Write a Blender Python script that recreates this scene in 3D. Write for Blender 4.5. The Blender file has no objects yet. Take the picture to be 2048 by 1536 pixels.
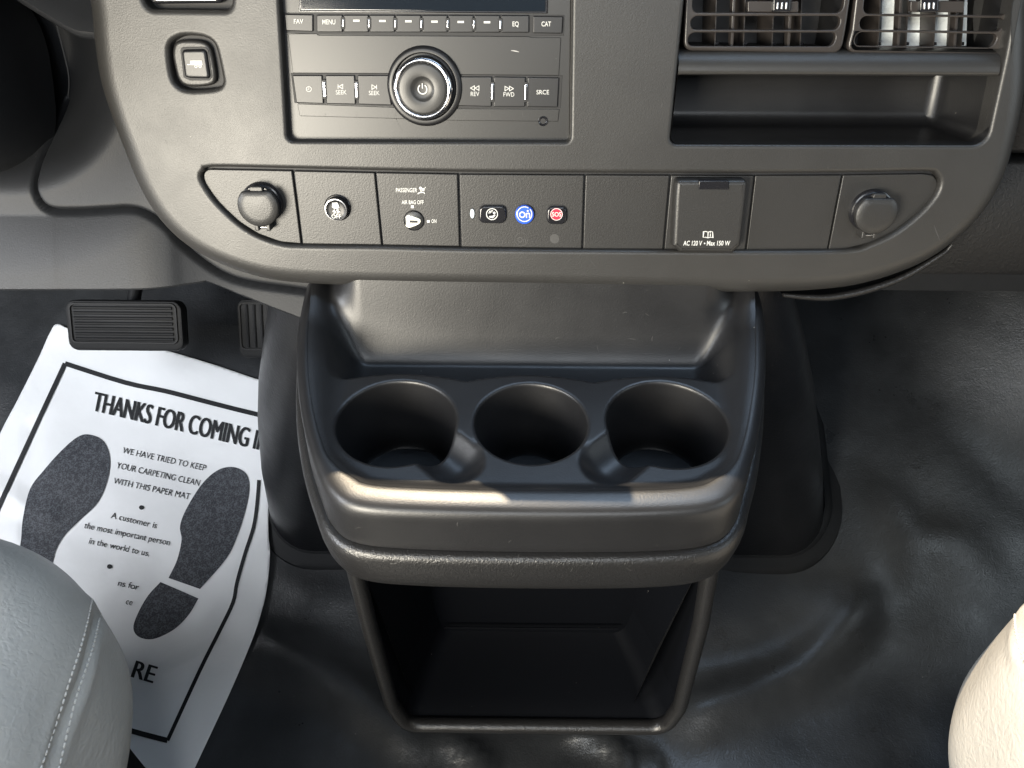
import bpy, bmesh, math, random
import numpy as np
from mathutils import Vector, Matrix
from mathutils.geometry import tessellate_polygon, delaunay_2d_cdt
from mathutils.bvhtree import BVHTree
random.seed(7)
R = math.radians
scene = bpy.context.scene
col = scene.collection

# ------------------------------------------------------------------ camera
FPX, PITCH, ROLL, CAMZ = 1500.0, R(42), R(0.5), 0.90
fw = Vector((0, math.cos(PITCH), -math.sin(PITCH)))
uw = Vector((0, math.sin(PITCH), math.cos(PITCH)))
rw = Vector((1, 0, 0))
cR = rw*math.cos(ROLL) + uw*math.sin(ROLL)
cU = -rw*math.sin(ROLL) + uw*math.cos(ROLL)
CAM = Vector((0, 0, CAMZ))
cd = bpy.data.cameras.new('camera'); cam = bpy.data.objects.new('camera', cd); col.objects.link(cam)
m = Matrix((cR, cU, -fw)).transposed().to_4x4(); m.translation = CAM
cam.matrix_world = m
cd.sensor_width = 36; cd.lens = FPX/2048*36; cd.clip_start = 0.01; cd.clip_end = 100
scene.camera = cam

# ------------------------------------------------------------------ light
SUN_EL, SUN_AZ = R(60), R(-15)        # the sun stands ahead and to the left of the windscreen
w = bpy.data.worlds.new('World'); scene.world = w; w.use_nodes = True
bg = w.node_tree.nodes['Background']
bg.inputs[0].default_value = (0.62, 0.76, 1.0, 1); bg.inputs[1].default_value = 0.01

def lamp(name, kind, loc, target, energy, color, sx=1, sy=1, angle=0.5):
    l = bpy.data.lights.new(name, kind); o = bpy.data.objects.new(name, l); col.objects.link(o)
    o.location = loc
    d = (Vector(target) - Vector(loc)).normalized()
    o.rotation_euler = d.to_track_quat('-Z', 'Y').to_euler()
    l.energy = energy; l.color = color
    if kind == 'AREA': l.shape = 'RECTANGLE'; l.size = sx; l.size_y = sy
    if kind == 'SUN': l.angle = R(angle)
    return o
sd = Vector((math.sin(SUN_AZ)*math.cos(SUN_EL), math.cos(SUN_AZ)*math.cos(SUN_EL), math.sin(SUN_EL)))
lamp('sun', 'SUN', sd*5, (0, 0, 0), 4.2, (1.0, 0.82, 0.58), angle=0.5)
lamp('windscreen_daylight', 'AREA', (0.05, 0.75, 1.65), (0.0, 0.3, 0.5), 8, (0.58, 0.76, 1.0), 1.4, 0.5)
lamp('driver_side_daylight', 'AREA', (-0.70, -0.74, 0.80), (-0.22, 0.5, 0.68), 21, (1.0, 0.93, 0.79), 0.56, 0.44)
lamp('driver_door_daylight', 'AREA', (-1.25, -0.15, 1.05), (-0.48, 0.35, 0.3), 12.5, (0.92, 0.95, 1.0), 0.6, 0.6)
lamp('passenger_window_daylight', 'AREA', (1.25, -0.10, 1.05), (0.1, 0.45, 0.55), 1.5, (0.80, 0.92, 1.0), 0.6, 0.5)
lamp('rear_fill', 'AREA', (0.0, -1.1, 1.55), (0.0, 0.4, 0.2), 7, (0.90, 0.95, 1.0), 1.2, 0.5)  # added soft lamp behind the camera, lifts floor, seats and tray front
scene.view_settings.view_transform = 'Standard'; scene.view_settings.look = 'None'
scene.view_settings.exposure = 1.3; scene.view_settings.gamma = 1.0
scene.view_settings.use_curve_mapping = False
scene.render.engine = 'CYCLES'
scene.cycles.max_bounces = 5
scene.cycles.use_denoising = True

# ------------------------------------------------------------------ tracing
def ray(px, py):
    return fw + cR*((px-1024)/FPX) + cU*((768-py)/FPX)
def onZ(px, py, z):
    r = ray(px, py); return CAM + r*((z-CAMZ)/r.z)
def onY(px, py, y):
    r = ray(px, py); return CAM + r*(y/r.y)
TILT = R(14)
DP = Vector((0, .5195, .715)); DN = Vector((0, -math.cos(TILT), math.sin(TILT))); DU = Vector((0, math.sin(TILT), math.cos(TILT)))
def D(px, py, d=0.0):                  # a point of the leaning dash face, d metres proud of it
    r = ray(px, py); t = ((DP-CAM).dot(DN)+d)/r.dot(DN); p = CAM + r*t
    return (p.x, (p-DP).dot(DU))
def DW(x, v, d=0.0):
    return DP + Vector((x, 0, 0)) + DU*v + DN*d
def Dl(pts, d=0.0): return [D(p[0], p[1], d) for p in pts]

# ------------------------------------------------------------------ scene helpers
def tag(o, label=None, cat=None, group=None, kind=None):
    if label: o['label'] = label
    if cat: o['category'] = cat
    if group: o['group'] = group
    if kind: o['kind'] = kind
    return o
def thing(name, loc, label, cat, group=None):
    o = bpy.data.objects.new(name, None); col.objects.link(o); o.location = loc
    o.empty_display_size = 0.02
    return tag(o, label, cat, group)
def root_loc(o):
    while o is not None and o.parent is not None: o = o.parent
    return Vector((0, 0, 0)) if o is None else o.location.copy()
def mesh(name, verts, faces, mat, parent=None, smooth=True, sharp=None):
    off = root_loc(parent)
    me = bpy.data.meshes.new(name)
    me.from_pydata([tuple(Vector(v)-off) for v in verts], [], faces)
    bm = bmesh.new(); bm.from_mesh(me)
    bmesh.ops.remove_doubles(bm, verts=bm.verts, dist=1e-7)
    bm.to_mesh(me); bm.free()
    if smooth: me.polygons.foreach_set('use_smooth', [True]*len(me.polygons))
    if smooth and sharp: me.set_sharp_from_angle(angle=R(sharp))
    me.materials.append(mat)
    o = bpy.data.objects.new(name, me); col.objects.link(o)
    if parent is not None: o.parent = parent
    return o
class MB:
    def __init__(s): s.v = []; s.f = []
    def add(s, v, f):
        n = len(s.v); s.v += [Vector(p) for p in v]; s.f += [tuple(i+n for i in q) for q in f]; return s
    def rings(s, rings, closed=True, cap0=False, cap1=False):
        n = len(rings[0]); v = [p for r in rings for p in r]; f = []
        for k in range(len(rings)-1):
            for i in range(n if closed else n-1):
                j = (i+1) % n
                f.append((k*n+i, k*n+j, (k+1)*n+j, (k+1)*n+i))
        s.add(v, f)
        if cap0: s.add(rings[0], [tuple(range(n))[::-1]])
        if cap1: s.add(rings[-1], [tuple(range(n))])
        return s
    def grid(s, fn, nu, nv):
        v = [fn(i/nu, j/nv) for j in range(nv+1) for i in range(nu+1)]
        f = [(j*(nu+1)+i, j*(nu+1)+i+1, (j+1)*(nu+1)+i+1, (j+1)*(nu+1)+i) for j in range(nv) for i in range(nu)]
        return s.add(v, f)
    def box(s, a, b):
        (x0, y0, z0), (x1, y1, z1) = a, b
        v = [(x0,y0,z0),(x1,y0,z0),(x1,y1,z0),(x0,y1,z0),(x0,y0,z1),(x1,y0,z1),(x1,y1,z1),(x0,y1,z1)]
        return s.add(v, [(0,3,2,1),(4,5,6,7),(0,1,5,4),(1,2,6,5),(2,3,7,6),(3,0,4,7)])
    def tube(s, path, rad, n=10, closed=False):
        path = [Vector(p) for p in path]; rs = []; m_ = len(path); up = None
        for i, p in enumerate(path):
            t = (path[(i+1) % m_ if closed else min(i+1, m_-1)] - path[(i-1) % m_ if closed else max(i-1, 0)]).normalized()
            if up is None: up = t.orthogonal().normalized()
            up = (up - t*up.dot(t)).normalized(); b = t.cross(up)
            r = rad[i] if isinstance(rad, (list, tuple)) else rad
            rs.append([p + (up*math.cos(2*math.pi*k/n) + b*math.sin(2*math.pi*k/n))*r for k in range(n)])
        if closed: rs.append(rs[0])
        s.rings(rs, True, not closed, not closed); return s
    def build(s, name, mat, parent=None, smooth=True, sharp=40): return mesh(name, s.v, s.f, mat, parent, smooth, sharp)

def catmull(pts, per=8, closed=False):
    pts = [Vector(p) for p in pts]; n = len(pts); out = []
    for i in range(n if closed else n-1):
        p1, p2 = pts[i], pts[(i+1) % n]
        p0 = pts[(i-1) % n] if closed or i > 0 else p1*2-p2
        p3 = pts[(i+2) % n] if closed or i < n-2 else p2*2-p1
        for k in range(per):
            t = k/per
            out.append(0.5*((2*p1) + (p2-p0)*t + (2*p0-5*p1+4*p2-p3)*t*t + (3*p1-p0-3*p2+p3)*t**3))
    if not closed: out.append(pts[-1])
    return out
def rpoly(pts, rad, n=5):               # polygon with rounded corners (rad: number or list)
    pts = [Vector(p[:2]) for p in pts]; out = []; N = len(pts)
    for i, p in enumerate(pts):
        r = rad[i] if isinstance(rad, (list, tuple)) else rad
        a = (pts[i-1]-p); b = (pts[(i+1) % N]-p); la, lb = a.length, b.length; a.normalize(); b.normalize()
        ang = a.angle(b)
        if r <= 1e-6 or ang > R(177): out.append(p); continue
        t = min(r/math.tan(ang/2), la*.48, lb*.48); rr = t*math.tan(ang/2)
        c = p + (a+b).normalized()*(rr/math.sin(ang/2))
        s0 = p+a*t-c; s1 = p+b*t-c; th = s0.angle(s1); sg = 1 if (s0.x*s1.y-s0.y*s1.x) > 0 else -1
        for k in range(n+1):
            q = th*k/n*sg; out.append(c + Vector((s0.x*math.cos(q)-s0.y*math.sin(q), s0.x*math.sin(q)+s0.y*math.cos(q))))
    return out
def area2(p): return sum(p[i-1][0]*p[i][1]-p[i][0]*p[i-1][1] for i in range(len(p)))
def ccw(p): p = [Vector(q[:2]) for q in p]; return p if area2(p) > 0 else p[::-1]
def inset(p, a):                        # offset a ccw outline inwards by a
    out = []; N = len(p)
    for i in range(N):
        e0 = (p[i]-p[i-1]); e1 = (p[(i+1) % N]-p[i])
        if e0.length < 1e-9: e0 = e1
        if e1.length < 1e-9: e1 = e0
        n0 = Vector((-e0.y, e0.x)).normalized(); n1 = Vector((-e1.y, e1.x)).normalized()
        b = n0+n1
        if b.length < 1e-6: out.append(p[i]+n0*a); continue
        b.normalize(); out.append(p[i]+b*(a/max(.35, b.dot(n0))))
    return out
def ring(p, d): return [DW(q[0], q[1], d) for q in p]
def plate_mb(mb, outer, holes, d):
    polys = [[Vector((q[0], q[1], 0)) for q in outer]] + [[Vector((q[0], q[1], 0)) for q in h] for h in holes]
    tris = tessellate_polygon(polys); flat = [q for P in polys for q in P]
    fs = []
    for t in tris:
        a, b, c = (flat[i] for i in t)
        fs.append(t if (b-a).cross(c-a).z > 0 else (t[0], t[2], t[1]))
    mb.add([DW(q.x, q.y, d) for q in flat], fs)
def slab(name, outline, d0, d1, bev, mat, parent, holes=(), mb=None, hbev=None, crown=0.0):
    o = ccw(outline); M_ = mb or MB(); hb = bev if hbev is None else hbev
    rs = [ring(o, d0), ring(o, d1-bev)]
    for k in range(1, 5):
        a = math.pi/2*k/4; rs.append(ring(inset(o, bev*(1-math.cos(a))), d1-bev+bev*math.sin(a)))
    o2 = inset(o, bev); o3 = inset(o, bev*1.15+1e-5)
    rs.append(ring(o3, d1)); M_.rings(rs)
    hs = []
    for h in holes:
        h = ccw(h); hh = [ring(inset(h, -hb*1.15-1e-5), d1)]
        for k in range(0, 5):
            a = math.pi/2*k/4; hh.append(ring(inset(h, -hb*(1-math.sin(a))), d1-hb+hb*math.cos(a)))
        hh.append(ring(h, d0)); M_.rings([r[::-1] for r in hh]); hs.append(inset(h, -hb*1.15-1e-5))
    plate_mb(M_, o3, hs, d1)
    if mb is None: return M_.build(name, mat, parent, True, 50)
def circ(c, r, n=32, ry=None): return [Vector((c[0]+r*math.cos(2*math.pi*k/n), c[1]+(ry or r)*math.sin(2*math.pi*k/n))) for k in range(n)]
def revolve(c, prof, n=40):             # rings in dash frame about centre c: prof = [(r, d)...]
    return [[DW(c[0]+r*math.cos(2*math.pi*k/n), c[1]+r*math.sin(2*math.pi*k/n), d) for k in range(n)] for r, d in prof]

# ------------------------------------------------------------------ print (lettering and symbols)
_tc = {}
def text_shape(s, bold=0.0, shear=0.0):
    key = (s, bold, shear)
    if key in _tc: return _tc[key]
    cu = bpy.data.curves.new('t', 'FONT'); cu.body = s; cu.offset = bold; cu.shear = shear; cu.resolution_u = 4
    o = bpy.data.objects.new('t', cu); col.objects.link(o)
    dg = bpy.context.evaluated_depsgraph_get(); me = bpy.data.meshes.new_from_object(o.evaluated_get(dg))
    v = [Vector((p.co.x, p.co.y)) for p in me.vertices]; f = [tuple(p.vertices) for p in me.polygons]
    bpy.data.objects.remove(o); bpy.data.curves.remove(cu); bpy.data.meshes.remove(me)
    x0 = min(p.x for p in v); x1 = max(p.x for p in v)
    _tc[key] = (v, f, x0, x1); return _tc[key]
CAPH = 0.729
def stroke(pts, wd, closed=False):
    pts = [Vector(p) for p in pts]; n = len(pts); v = []; f = []
    for i in range(n):
        a = pts[i-1] if (i or closed) else pts[i]; b = pts[(i+1) % n] if (i < n-1 or closed) else pts[i]
        t = (b-a).normalized(); nn = Vector((-t.y, t.x))*wd/2
        if 0 < i < n-1 or closed:
            t0 = (pts[i]-a).normalized(); k = max(.5, nn.normalized().dot(Vector((-t0.y, t0.x)))); nn = nn/k
        v += [pts[i]-nn, pts[i]+nn]
    for i in range(n if closed else n-1):
        j = (i+1) % n; f.append((2*i, 2*j, 2*j+1, 2*i+1))
    return v, f
def poly(pts):
    pts = ccw(pts); t = tessellate_polygon([[Vector((p.x, p.y, 0)) for p in pts]]); return pts, [tuple(q) for q in t]
def arc(c, r, a0, a1, n=24): return [(c[0]+r*math.cos(R(a0+(a1-a0)*k/n)), c[1]+r*math.sin(R(a0+(a1-a0)*k/n))) for k in range(n+1)]
def txt(s, x0, x1, y0, h, bold=0.0, shear=0.0):    # lettering fitted between x0 and x1, cap height h above y0
    v, f, a, b = text_shape(s, bold, shear)
    return [Vector((x0+(p.x-a)/(b-a)*(x1-x0), y0+p.y/CAPH*h)) for p in v], f
def art(name, shapes, fn, mat, parent):
    mb = MB()
    for v, f in shapes: mb.add([fn(p[0], p[1]) for p in v] if fn else v, f)
    # let every face look at the camera
    for i, q in enumerate(mb.f):
        a, b, c = mb.v[q[0]], mb.v[q[1]], mb.v[q[2]]
        if (b-a).cross(c-a).dot(CAM-a) < 0: mb.f[i] = q[::-1]
    return mb.build(name, mat, parent, False)
def pxart(name, shapes, d, mat, parent):           # shapes drawn at their traced place (y counted downwards)
    def fn(x, y):
        q = D(x, y, d); return DW(q[0], q[1], d+0.0004)
    return art(name, shapes, fn, mat, parent)
def ptxt(s, x0, x1, ybase, h, bold=0.0, shear=0.0):
    v, f = txt(s, x0, x1, 0, h, bold, shear); return [Vector((p.x, ybase-p.y)) for p in v], f

# ------------------------------------------------------------------ materials
def mat(name, base, rough=0.5, bump=None, metal=0.0, spec=0.5, coat=0.0, vary=0.0, dust=0.0, rvar=0.0, scratch=0.0, ridge=None):
    m_ = bpy.data.materials.new(name); m_.use_nodes = True; nt = m_.node_tree; b = nt.nodes['Principled BSDF']
    b.inputs['Base Color'].default_value = (*base, 1); b.inputs['Roughness'].default_value = rough
    b.inputs['Metallic'].default_value = metal; b.inputs['Specular IOR Level'].default_value = spec
    b.inputs['Coat Weight'].default_value = coat; b.inputs['Coat Roughness'].default_value = .1
    tc = nt.nodes.new('ShaderNodeTexCoord'); L = nt.links.new
    def noise(sc, det=2, rg=.5, stretch=None):
        n = nt.nodes.new('ShaderNodeTexNoise'); n.inputs['Scale'].default_value = sc; n.inputs['Detail'].default_value = det; n.inputs['Roughness'].default_value = rg
        if stretch:
            mp = nt.nodes.new('ShaderNodeMapping'); mp.inputs['Scale'].default_value = stretch; L(tc.outputs['Object'], mp.inputs['Vector']); L(mp.outputs[0], n.inputs['Vector'])
        else: L(tc.outputs['Object'], n.inputs['Vector'])
        return n
    def rng(src, a, b_, c, d_):
        r = nt.nodes.new('ShaderNodeMapRange'); L(src, r.inputs[0])
        for i, q in enumerate((a, b_, c, d_)): r.inputs[i+1].default_value = q
        return r.outputs[0]
    cur = None
    if vary:
        mx = nt.nodes.new('ShaderNodeMix'); mx.data_type = 'RGBA'
        mx.inputs[6].default_value = (*[c*(1-vary) for c in base], 1); mx.inputs[7].default_value = (*[min(1, c*(1+vary)) for c in base], 1)
        L(rng(noise(14, 5, .65).outputs[0], .3, .7, 0, 1), mx.inputs[0]); cur = mx.outputs[2]
    def over(fac, colr):
        nonlocal cur
        mx = nt.nodes.new('ShaderNodeMix'); mx.data_type = 'RGBA'
        if cur is None: mx.inputs[6].default_value = (*base, 1)
        else: L(cur, mx.inputs[6])
        mx.inputs[7].default_value = (*colr, 1); L(fac, mx.inputs[0]); cur = mx.outputs[2]
    if dust:
        v = nt.nodes.new('ShaderNodeTexVoronoi'); v.inputs['Scale'].default_value = 95; L(tc.outputs['Object'], v.inputs['Vector'])
        a = rng(v.outputs['Distance'], .03, .055, 1, 0)
        g = rng(noise(23, 3).outputs[0], .56, .66, 0, 1)
        mu = nt.nodes.new('ShaderNodeMath'); mu.operation = 'MULTIPLY'; L(a, mu.inputs[0]); L(g, mu.inputs[1])
        m2 = nt.nodes.new('ShaderNodeMath'); m2.operation = 'MULTIPLY'; L(mu.outputs[0], m2.inputs[0]); m2.inputs[1].default_value = dust
        over(m2.outputs[0], (.45, .43, .38))
    if scratch:
        for k, st in enumerate(((1, 9, 1), (11, 1.5, 6))):
            n1 = noise(26+9*k, 1, .4, st); a = rng(n1.outputs[0], .495, .5, 0, 1)
            b2 = rng(n1.outputs[0], .5, .505, 1, 0); g = rng(noise(17+8*k, 2).outputs[0], .62, .68, 0, 1)
            mu = nt.nodes.new('ShaderNodeMath'); mu.operation = 'MULTIPLY'; L(a, mu.inputs[0]); L(b2, mu.inputs[1])
            m2 = nt.nodes.new('ShaderNodeMath'); m2.operation = 'MULTIPLY'; L(mu.outputs[0], m2.inputs[0]); L(g, m2.inputs[1])
            m3 = nt.nodes.new('ShaderNodeMath'); m3.operation = 'MULTIPLY'; L(m2.outputs[0], m3.inputs[0]); m3.inputs[1].default_value = scratch
            over(m3.outputs[0], (.35, .34, .33))
    if cur is not None: L(cur, b.inputs['Base Color'])
    if rvar: L(rng(noise(19, 4, .6).outputs[0], .3, .7, rough-rvar, rough+rvar), b.inputs['Roughness'])
    if bump:
        prev = None
        for (kind, sc, st, ds) in bump:
            bp = nt.nodes.new('ShaderNodeBump'); bp.inputs['Strength'].default_value = st; bp.inputs['Distance'].default_value = ds
            if kind == 'noise': L(noise(sc, 2, .55).outputs[0], bp.inputs['Height'])
            elif kind == 'leather':
                v = nt.nodes.new('ShaderNodeTexVoronoi'); v.feature = 'SMOOTH_F1'; v.inputs['Scale'].default_value = sc
                wv = noise(sc*.35, 2); mx = nt.nodes.new('ShaderNodeMix'); mx.data_type = 'VECTOR'; mx.inputs[0].default_value = .012
                L(tc.outputs['Object'], mx.inputs[4]); L(wv.outputs['Color'], mx.inputs[5]); L(mx.outputs[1], v.inputs['Vector'])
                L(v.outputs['Distance'], bp.inputs['Height'])
            elif kind == 'crease':
                n = noise(sc, 4, .6, (1, .32, 1)); n.inputs['Distortion'].default_value = 1.2
                L(rng(n.outputs[0], .42, .58, 0, 1), bp.inputs['Height'])
            if prev: L(prev.outputs[0], bp.inputs['Normal'])
            prev = bp
        L(prev.outputs[0], b.inputs['Normal'])
    return m_
GRAIN = [('noise', 620, .55, .0006)]
M = dict(
    dash=mat('dash_plastic', (.023, .0222, .0212), .43, [('noise', 1000, .6, .00018)], dust=.35, vary=.08, rvar=.03),
    plate=mat('switch_plate_plastic', (.019, .0184, .0178), .42, [('noise', 900, .6, .0002)], dust=.3, vary=.1),
    console=mat('console_plastic', (.0085, .0085, .0092), .39, [('noise', 850, .5, .00016)], dust=.5, vary=.1, rvar=.04),
    band=mat('grained_trim', (.0095, .0093, .0095), .37, [('leather', 560, .6, .0004), ('noise', 1000, .3, .00015)], dust=.5),
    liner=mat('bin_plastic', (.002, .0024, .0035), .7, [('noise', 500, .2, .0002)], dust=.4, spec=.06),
    radio=mat('radio_plastic', (.020, .0197, .0193), .38, [('noise', 1200, .2, .0001)], dust=.2),
    button=mat('button_plastic', (.009, .009, .010), .40, [('noise', 1200, .1, .0001)], dust=.15),
    gloss=mat('gloss_black', (.012, .012, .014), .18),
    glass=mat('display_glass', (.010, .014, .020), .07, coat=.6, dust=.25),
    dark=mat('recess_black', (.006, .006, .007), .6),
    ventp=mat('vent_plastic', (.030, .026, .024), .30),
    rubber=mat('black_rubber', (.0045, .005, .006), .6, [('noise', 300, .3, .0004)], vary=.25, spec=.25),
    cover=mat('engine_cover_vinyl', (.008, .0085, .010), .38, [('leather', 420, .5, .0004)], vary=.2, rvar=.06, dust=.3),
    floor=mat('floor_vinyl', (.019, .0205, .0225), .33, [('noise', 460, .8, .0004), ('noise', 70, .3, .0012)], vary=.3, rvar=.07, dust=.4),
    lower=mat('lower_dash_plastic', (.011, .0118, .0135), .50, [('noise', 800, .5, .0002)], vary=.1, dust=.2, spec=.26),
    leather=mat('seat_leather', (.40, .380, .345), .42, [('crease', 60, .15, .0008), ('leather', 300, .6, .0006)], vary=.05),
    thread=mat('seat_thread', (.62, .58, .52), .7),
    paper=mat('floor_paper', (.68, .69, .70), .42, [('noise', 9, .35, .012), ('noise', 45, .12, .004)], vary=.02),
    ink=mat('black_ink', (.008, .009, .011), .6, spec=.25),
    chrome=mat('bright_chrome', (.75, .75, .78), .16, metal=1.0),
    satin=mat('satin_metal', (.45, .45, .46), .3, metal=1.0),
    white=mat('white_print', (.52, .52, .50), .5),
    ghost=mat('faint_print', (.045, .044, .043), .45),
    cream=mat('cream_plastic', (.78, .76, .66), .4),
    blue=mat('blue_button', (.03, .10, .55), .3, coat=.4),
    red=mat('red_button', (.62, .02, .05), .35, coat=.3),
    lens=mat('pale_lens', (.55, .62, .66), .25),
    vent_light=mat('pale_vent_light', (.72, .76, .76), .5, [('noise', 400, .6, .001)], vary=.2),
    pad=mat('dash_top_pad', (.006, .006, .0065), .55, [('leather', 420, .6, .0005)], spec=.3),
)
def ink_pattern():
    m_ = bpy.data.materials.new('sole_print'); m_.use_nodes = True; nt = m_.node_tree; b = nt.nodes['Principled BSDF']
    tc = nt.nodes.new('ShaderNodeTexCoord'); v = nt.nodes.new('ShaderNodeTexVoronoi'); v.inputs['Scale'].default_value = 520
    n = nt.nodes.new('ShaderNodeTexNoise'); n.inputs['Scale'].default_value = 160
    nt.links.new(tc.outputs['Object'], v.inputs['Vector']); nt.links.new(tc.outputs['Object'], n.inputs['Vector'])
    ad = nt.nodes.new('ShaderNodeMath'); ad.operation = 'MULTIPLY'; nt.links.new(v.outputs['Distance'], ad.inputs[0]); nt.links.new(n.outputs[0], ad.inputs[1])
    cr = nt.nodes.new('ShaderNodeValToRGB'); cr.color_ramp.elements[0].position = .12; cr.color_ramp.elements[0].color = (.016, .018, .024, 1)
    cr.color_ramp.elements[1].position = .42; cr.color_ramp.elements[1].color = (.07, .076, .088, 1)
    nt.links.new(ad.outputs[0], cr.inputs[0]); nt.links.new(cr.outputs[0], b.inputs['Base Color']); b.inputs['Roughness'].default_value = .65; b.inputs['Specular IOR Level'].default_value = .3
    bp = nt.nodes.new('ShaderNodeBump'); bp.inputs['Strength'].default_value = .35; bp.inputs['Distance'].default_value = .012
    n2 = nt.nodes.new('ShaderNodeTexNoise'); n2.inputs['Scale'].default_value = 9; nt.links.new(tc.outputs['Object'], n2.inputs['Vector'])
    nt.links.new(n2.outputs[0], bp.inputs['Height']); nt.links.new(bp.outputs[0], b.inputs['Normal'])
    return m_
M['sole'] = ink_pattern()

# ------------------------------------------------------------------ small maths
def sst(a, b, x): t = np.clip((x-a)/(b-a), 0, 1); return t*t*(3-2*t)
def pdist(X, Y, path):                   # distance of points to a polyline
    best = np.full(X.shape, 1e9)
    for a, b in zip(path[:-1], path[1:]):
        dx, dy = b[0]-a[0], b[1]-a[1]; l2 = dx*dx+dy*dy+1e-12
        t = np.clip(((X-a[0])*dx+(Y-a[1])*dy)/l2, 0, 1)
        best = np.minimum(best, np.hypot(X-a[0]-t*dx, Y-a[1]-t*dy))
    return best
def inpoly(X, Y, P):
    r = np.zeros(X.shape, bool); n = len(P)
    for i in range(n):
        x0, y0 = P[i-1][0], P[i-1][1]; x1, y1 = P[i][0], P[i][1]
        c = ((y0 > Y) != (y1 > Y)) & (X < (x1-x0)*(Y-y0)/((y1-y0) if abs(y1-y0) > 1e-12 else 1e-12)+x0)
        r ^= c
    return r
def snap_to(path, x, y):
    best = None
    for a, b in zip(path[:-1], path[1:]):
        dx, dy = b[0]-a[0], b[1]-a[1]; l2 = dx*dx+dy*dy+1e-12
        t = max(0, min(1, ((x-a[0])*dx+(y-a[1])*dy)/l2)); qx, qy = a[0]+t*dx, a[1]+t*dy
        d = (qx-x)**2+(qy-y)**2
        if best is None or d < best[0]: best = (d, qx, qy)
    return best[1], best[2]
def field(x0, x1, y0, y1, step, keep, borders, zfn):
    """grid over a region; its ragged rim is pulled onto the border polylines"""
    nx = int(round((x1-x0)/step)); ny = int(round((y1-y0)/step))
    X, Y = np.meshgrid(np.linspace(x0, x1, nx+1), np.linspace(y0, y1, ny+1))
    K = keep(X, Y); fk = K[:-1, :-1] & K[1:, :-1] & K[:-1, 1:] & K[1:, 1:]
    cnt = np.zeros(X.shape, int)
    cnt[:-1, :-1] += fk; cnt[1:, :-1] += fk; cnt[:-1, 1:] += fk; cnt[1:, 1:] += fk
    for j, i in zip(*np.where((cnt > 0) & (cnt < 4))):
        best = None
        for bpath in borders:
            qx, qy = snap_to(bpath, X[j, i], Y[j, i]); d = math.hypot(qx-X[j, i], qy-Y[j, i])
            if d < step*2.3 and (best is None or d < best[0]): best = (d, qx, qy)
        if best: X[j, i], Y[j, i] = best[1], best[2]
    Z = zfn(X, Y)
    idx = -np.ones(X.shape, int); js, is_ = np.where(cnt > 0); idx[js, is_] = np.arange(len(js))
    v = [Vector((X[j, i], Y[j, i], Z[j, i])) for j, i in zip(js, is_)]
    f = [(int(idx[j, i]), int(idx[j, i+1]), int(idx[j+1, i+1]), int(idx[j+1, i])) for j, i in zip(*np.where(fk))]
    return v, f

# ================================================================== SETTING: the floor
def ridge(X, Y, pts, wd, h, fade=.09):
    d = pdist(X, Y, pts); e = np.minimum(np.hypot(X-pts[0][0], Y-pts[0][1]), np.hypot(X-pts[-1][0], Y-pts[-1][1]))
    return h*np.exp(-(d/wd)**2)*sst(0, fade, e)
def floor_z(X, Y):
    X = np.asarray(X, float); Y = np.asarray(Y, float)
    t = Y-.44; z = .55*(np.sqrt(t*t+.05**2)+t)/2
    z = z + ridge(X, Y, [(-.36,.50),(-.30,.475),(-.235,.449),(-.19,.425),(-.142,.390),(-.10,.36),(-.06,.33)], .024, .020)
    z = z + ridge(X, Y, [(.16,.37),(.222,.404),(.29,.425),(.36,.452),(.442,.51),(.49,.56)], .026, .018)
    z = z + ridge(X, Y, [(-.085,.40),(-.07,.375),(-.03,.345),(-.02,.30)], .015, .013, .03)
    z = z + ridge(X, Y, [(.05,.385),(.115,.372),(.135,.345),(.125,.30)], .013, .015, .03)
    z = z + ridge(X, Y, [(.155,.375),(.165,.34),(.16,.30)], .010, .010, .03)
    z = z + ridge(X, Y, [(.30,.53),(.42,.525),(.50,.55)], .025, .006)
    z = z + ridge(X, Y, [(.47,.70),(.53,.60),(.66,.58)], .03, .010)
    z = z + ridge(X, Y, [(-.34,.56),(-.26,.53),(-.16,.53)], .02, .005)
    # wheel house bulging up on the passenger side
    q = np.hypot((X-.93)/.42, (Y-.98)/.42); z = z + .16*(1-sst(.35, 1.0, q))
    z = z + .004*np.sin(9*X+3)*np.sin(11*Y) + .0022*np.sin(31*X+17*Y)*np.sin(23*Y-9*X+1)
    return z
def fz(x, y): return float(floor_z(np.array([x]), np.array([y]))[0])
v, f = field(-1.1, 1.1, -.5, 1.15, .011, lambda X, Y: X > -9, [], floor_z)
fo = mesh('floor', v, f, M['floor']); tag(fo, 'black vinyl van floor with soft wrinkles', None, None, 'structure'); del fo['label']
fwall = MB().box((-1.1, 1.12, -.05), (1.1, 1.16, 1.0)).build('firewall', M['rubber'], None, False); tag(fwall, kind='structure')

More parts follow.
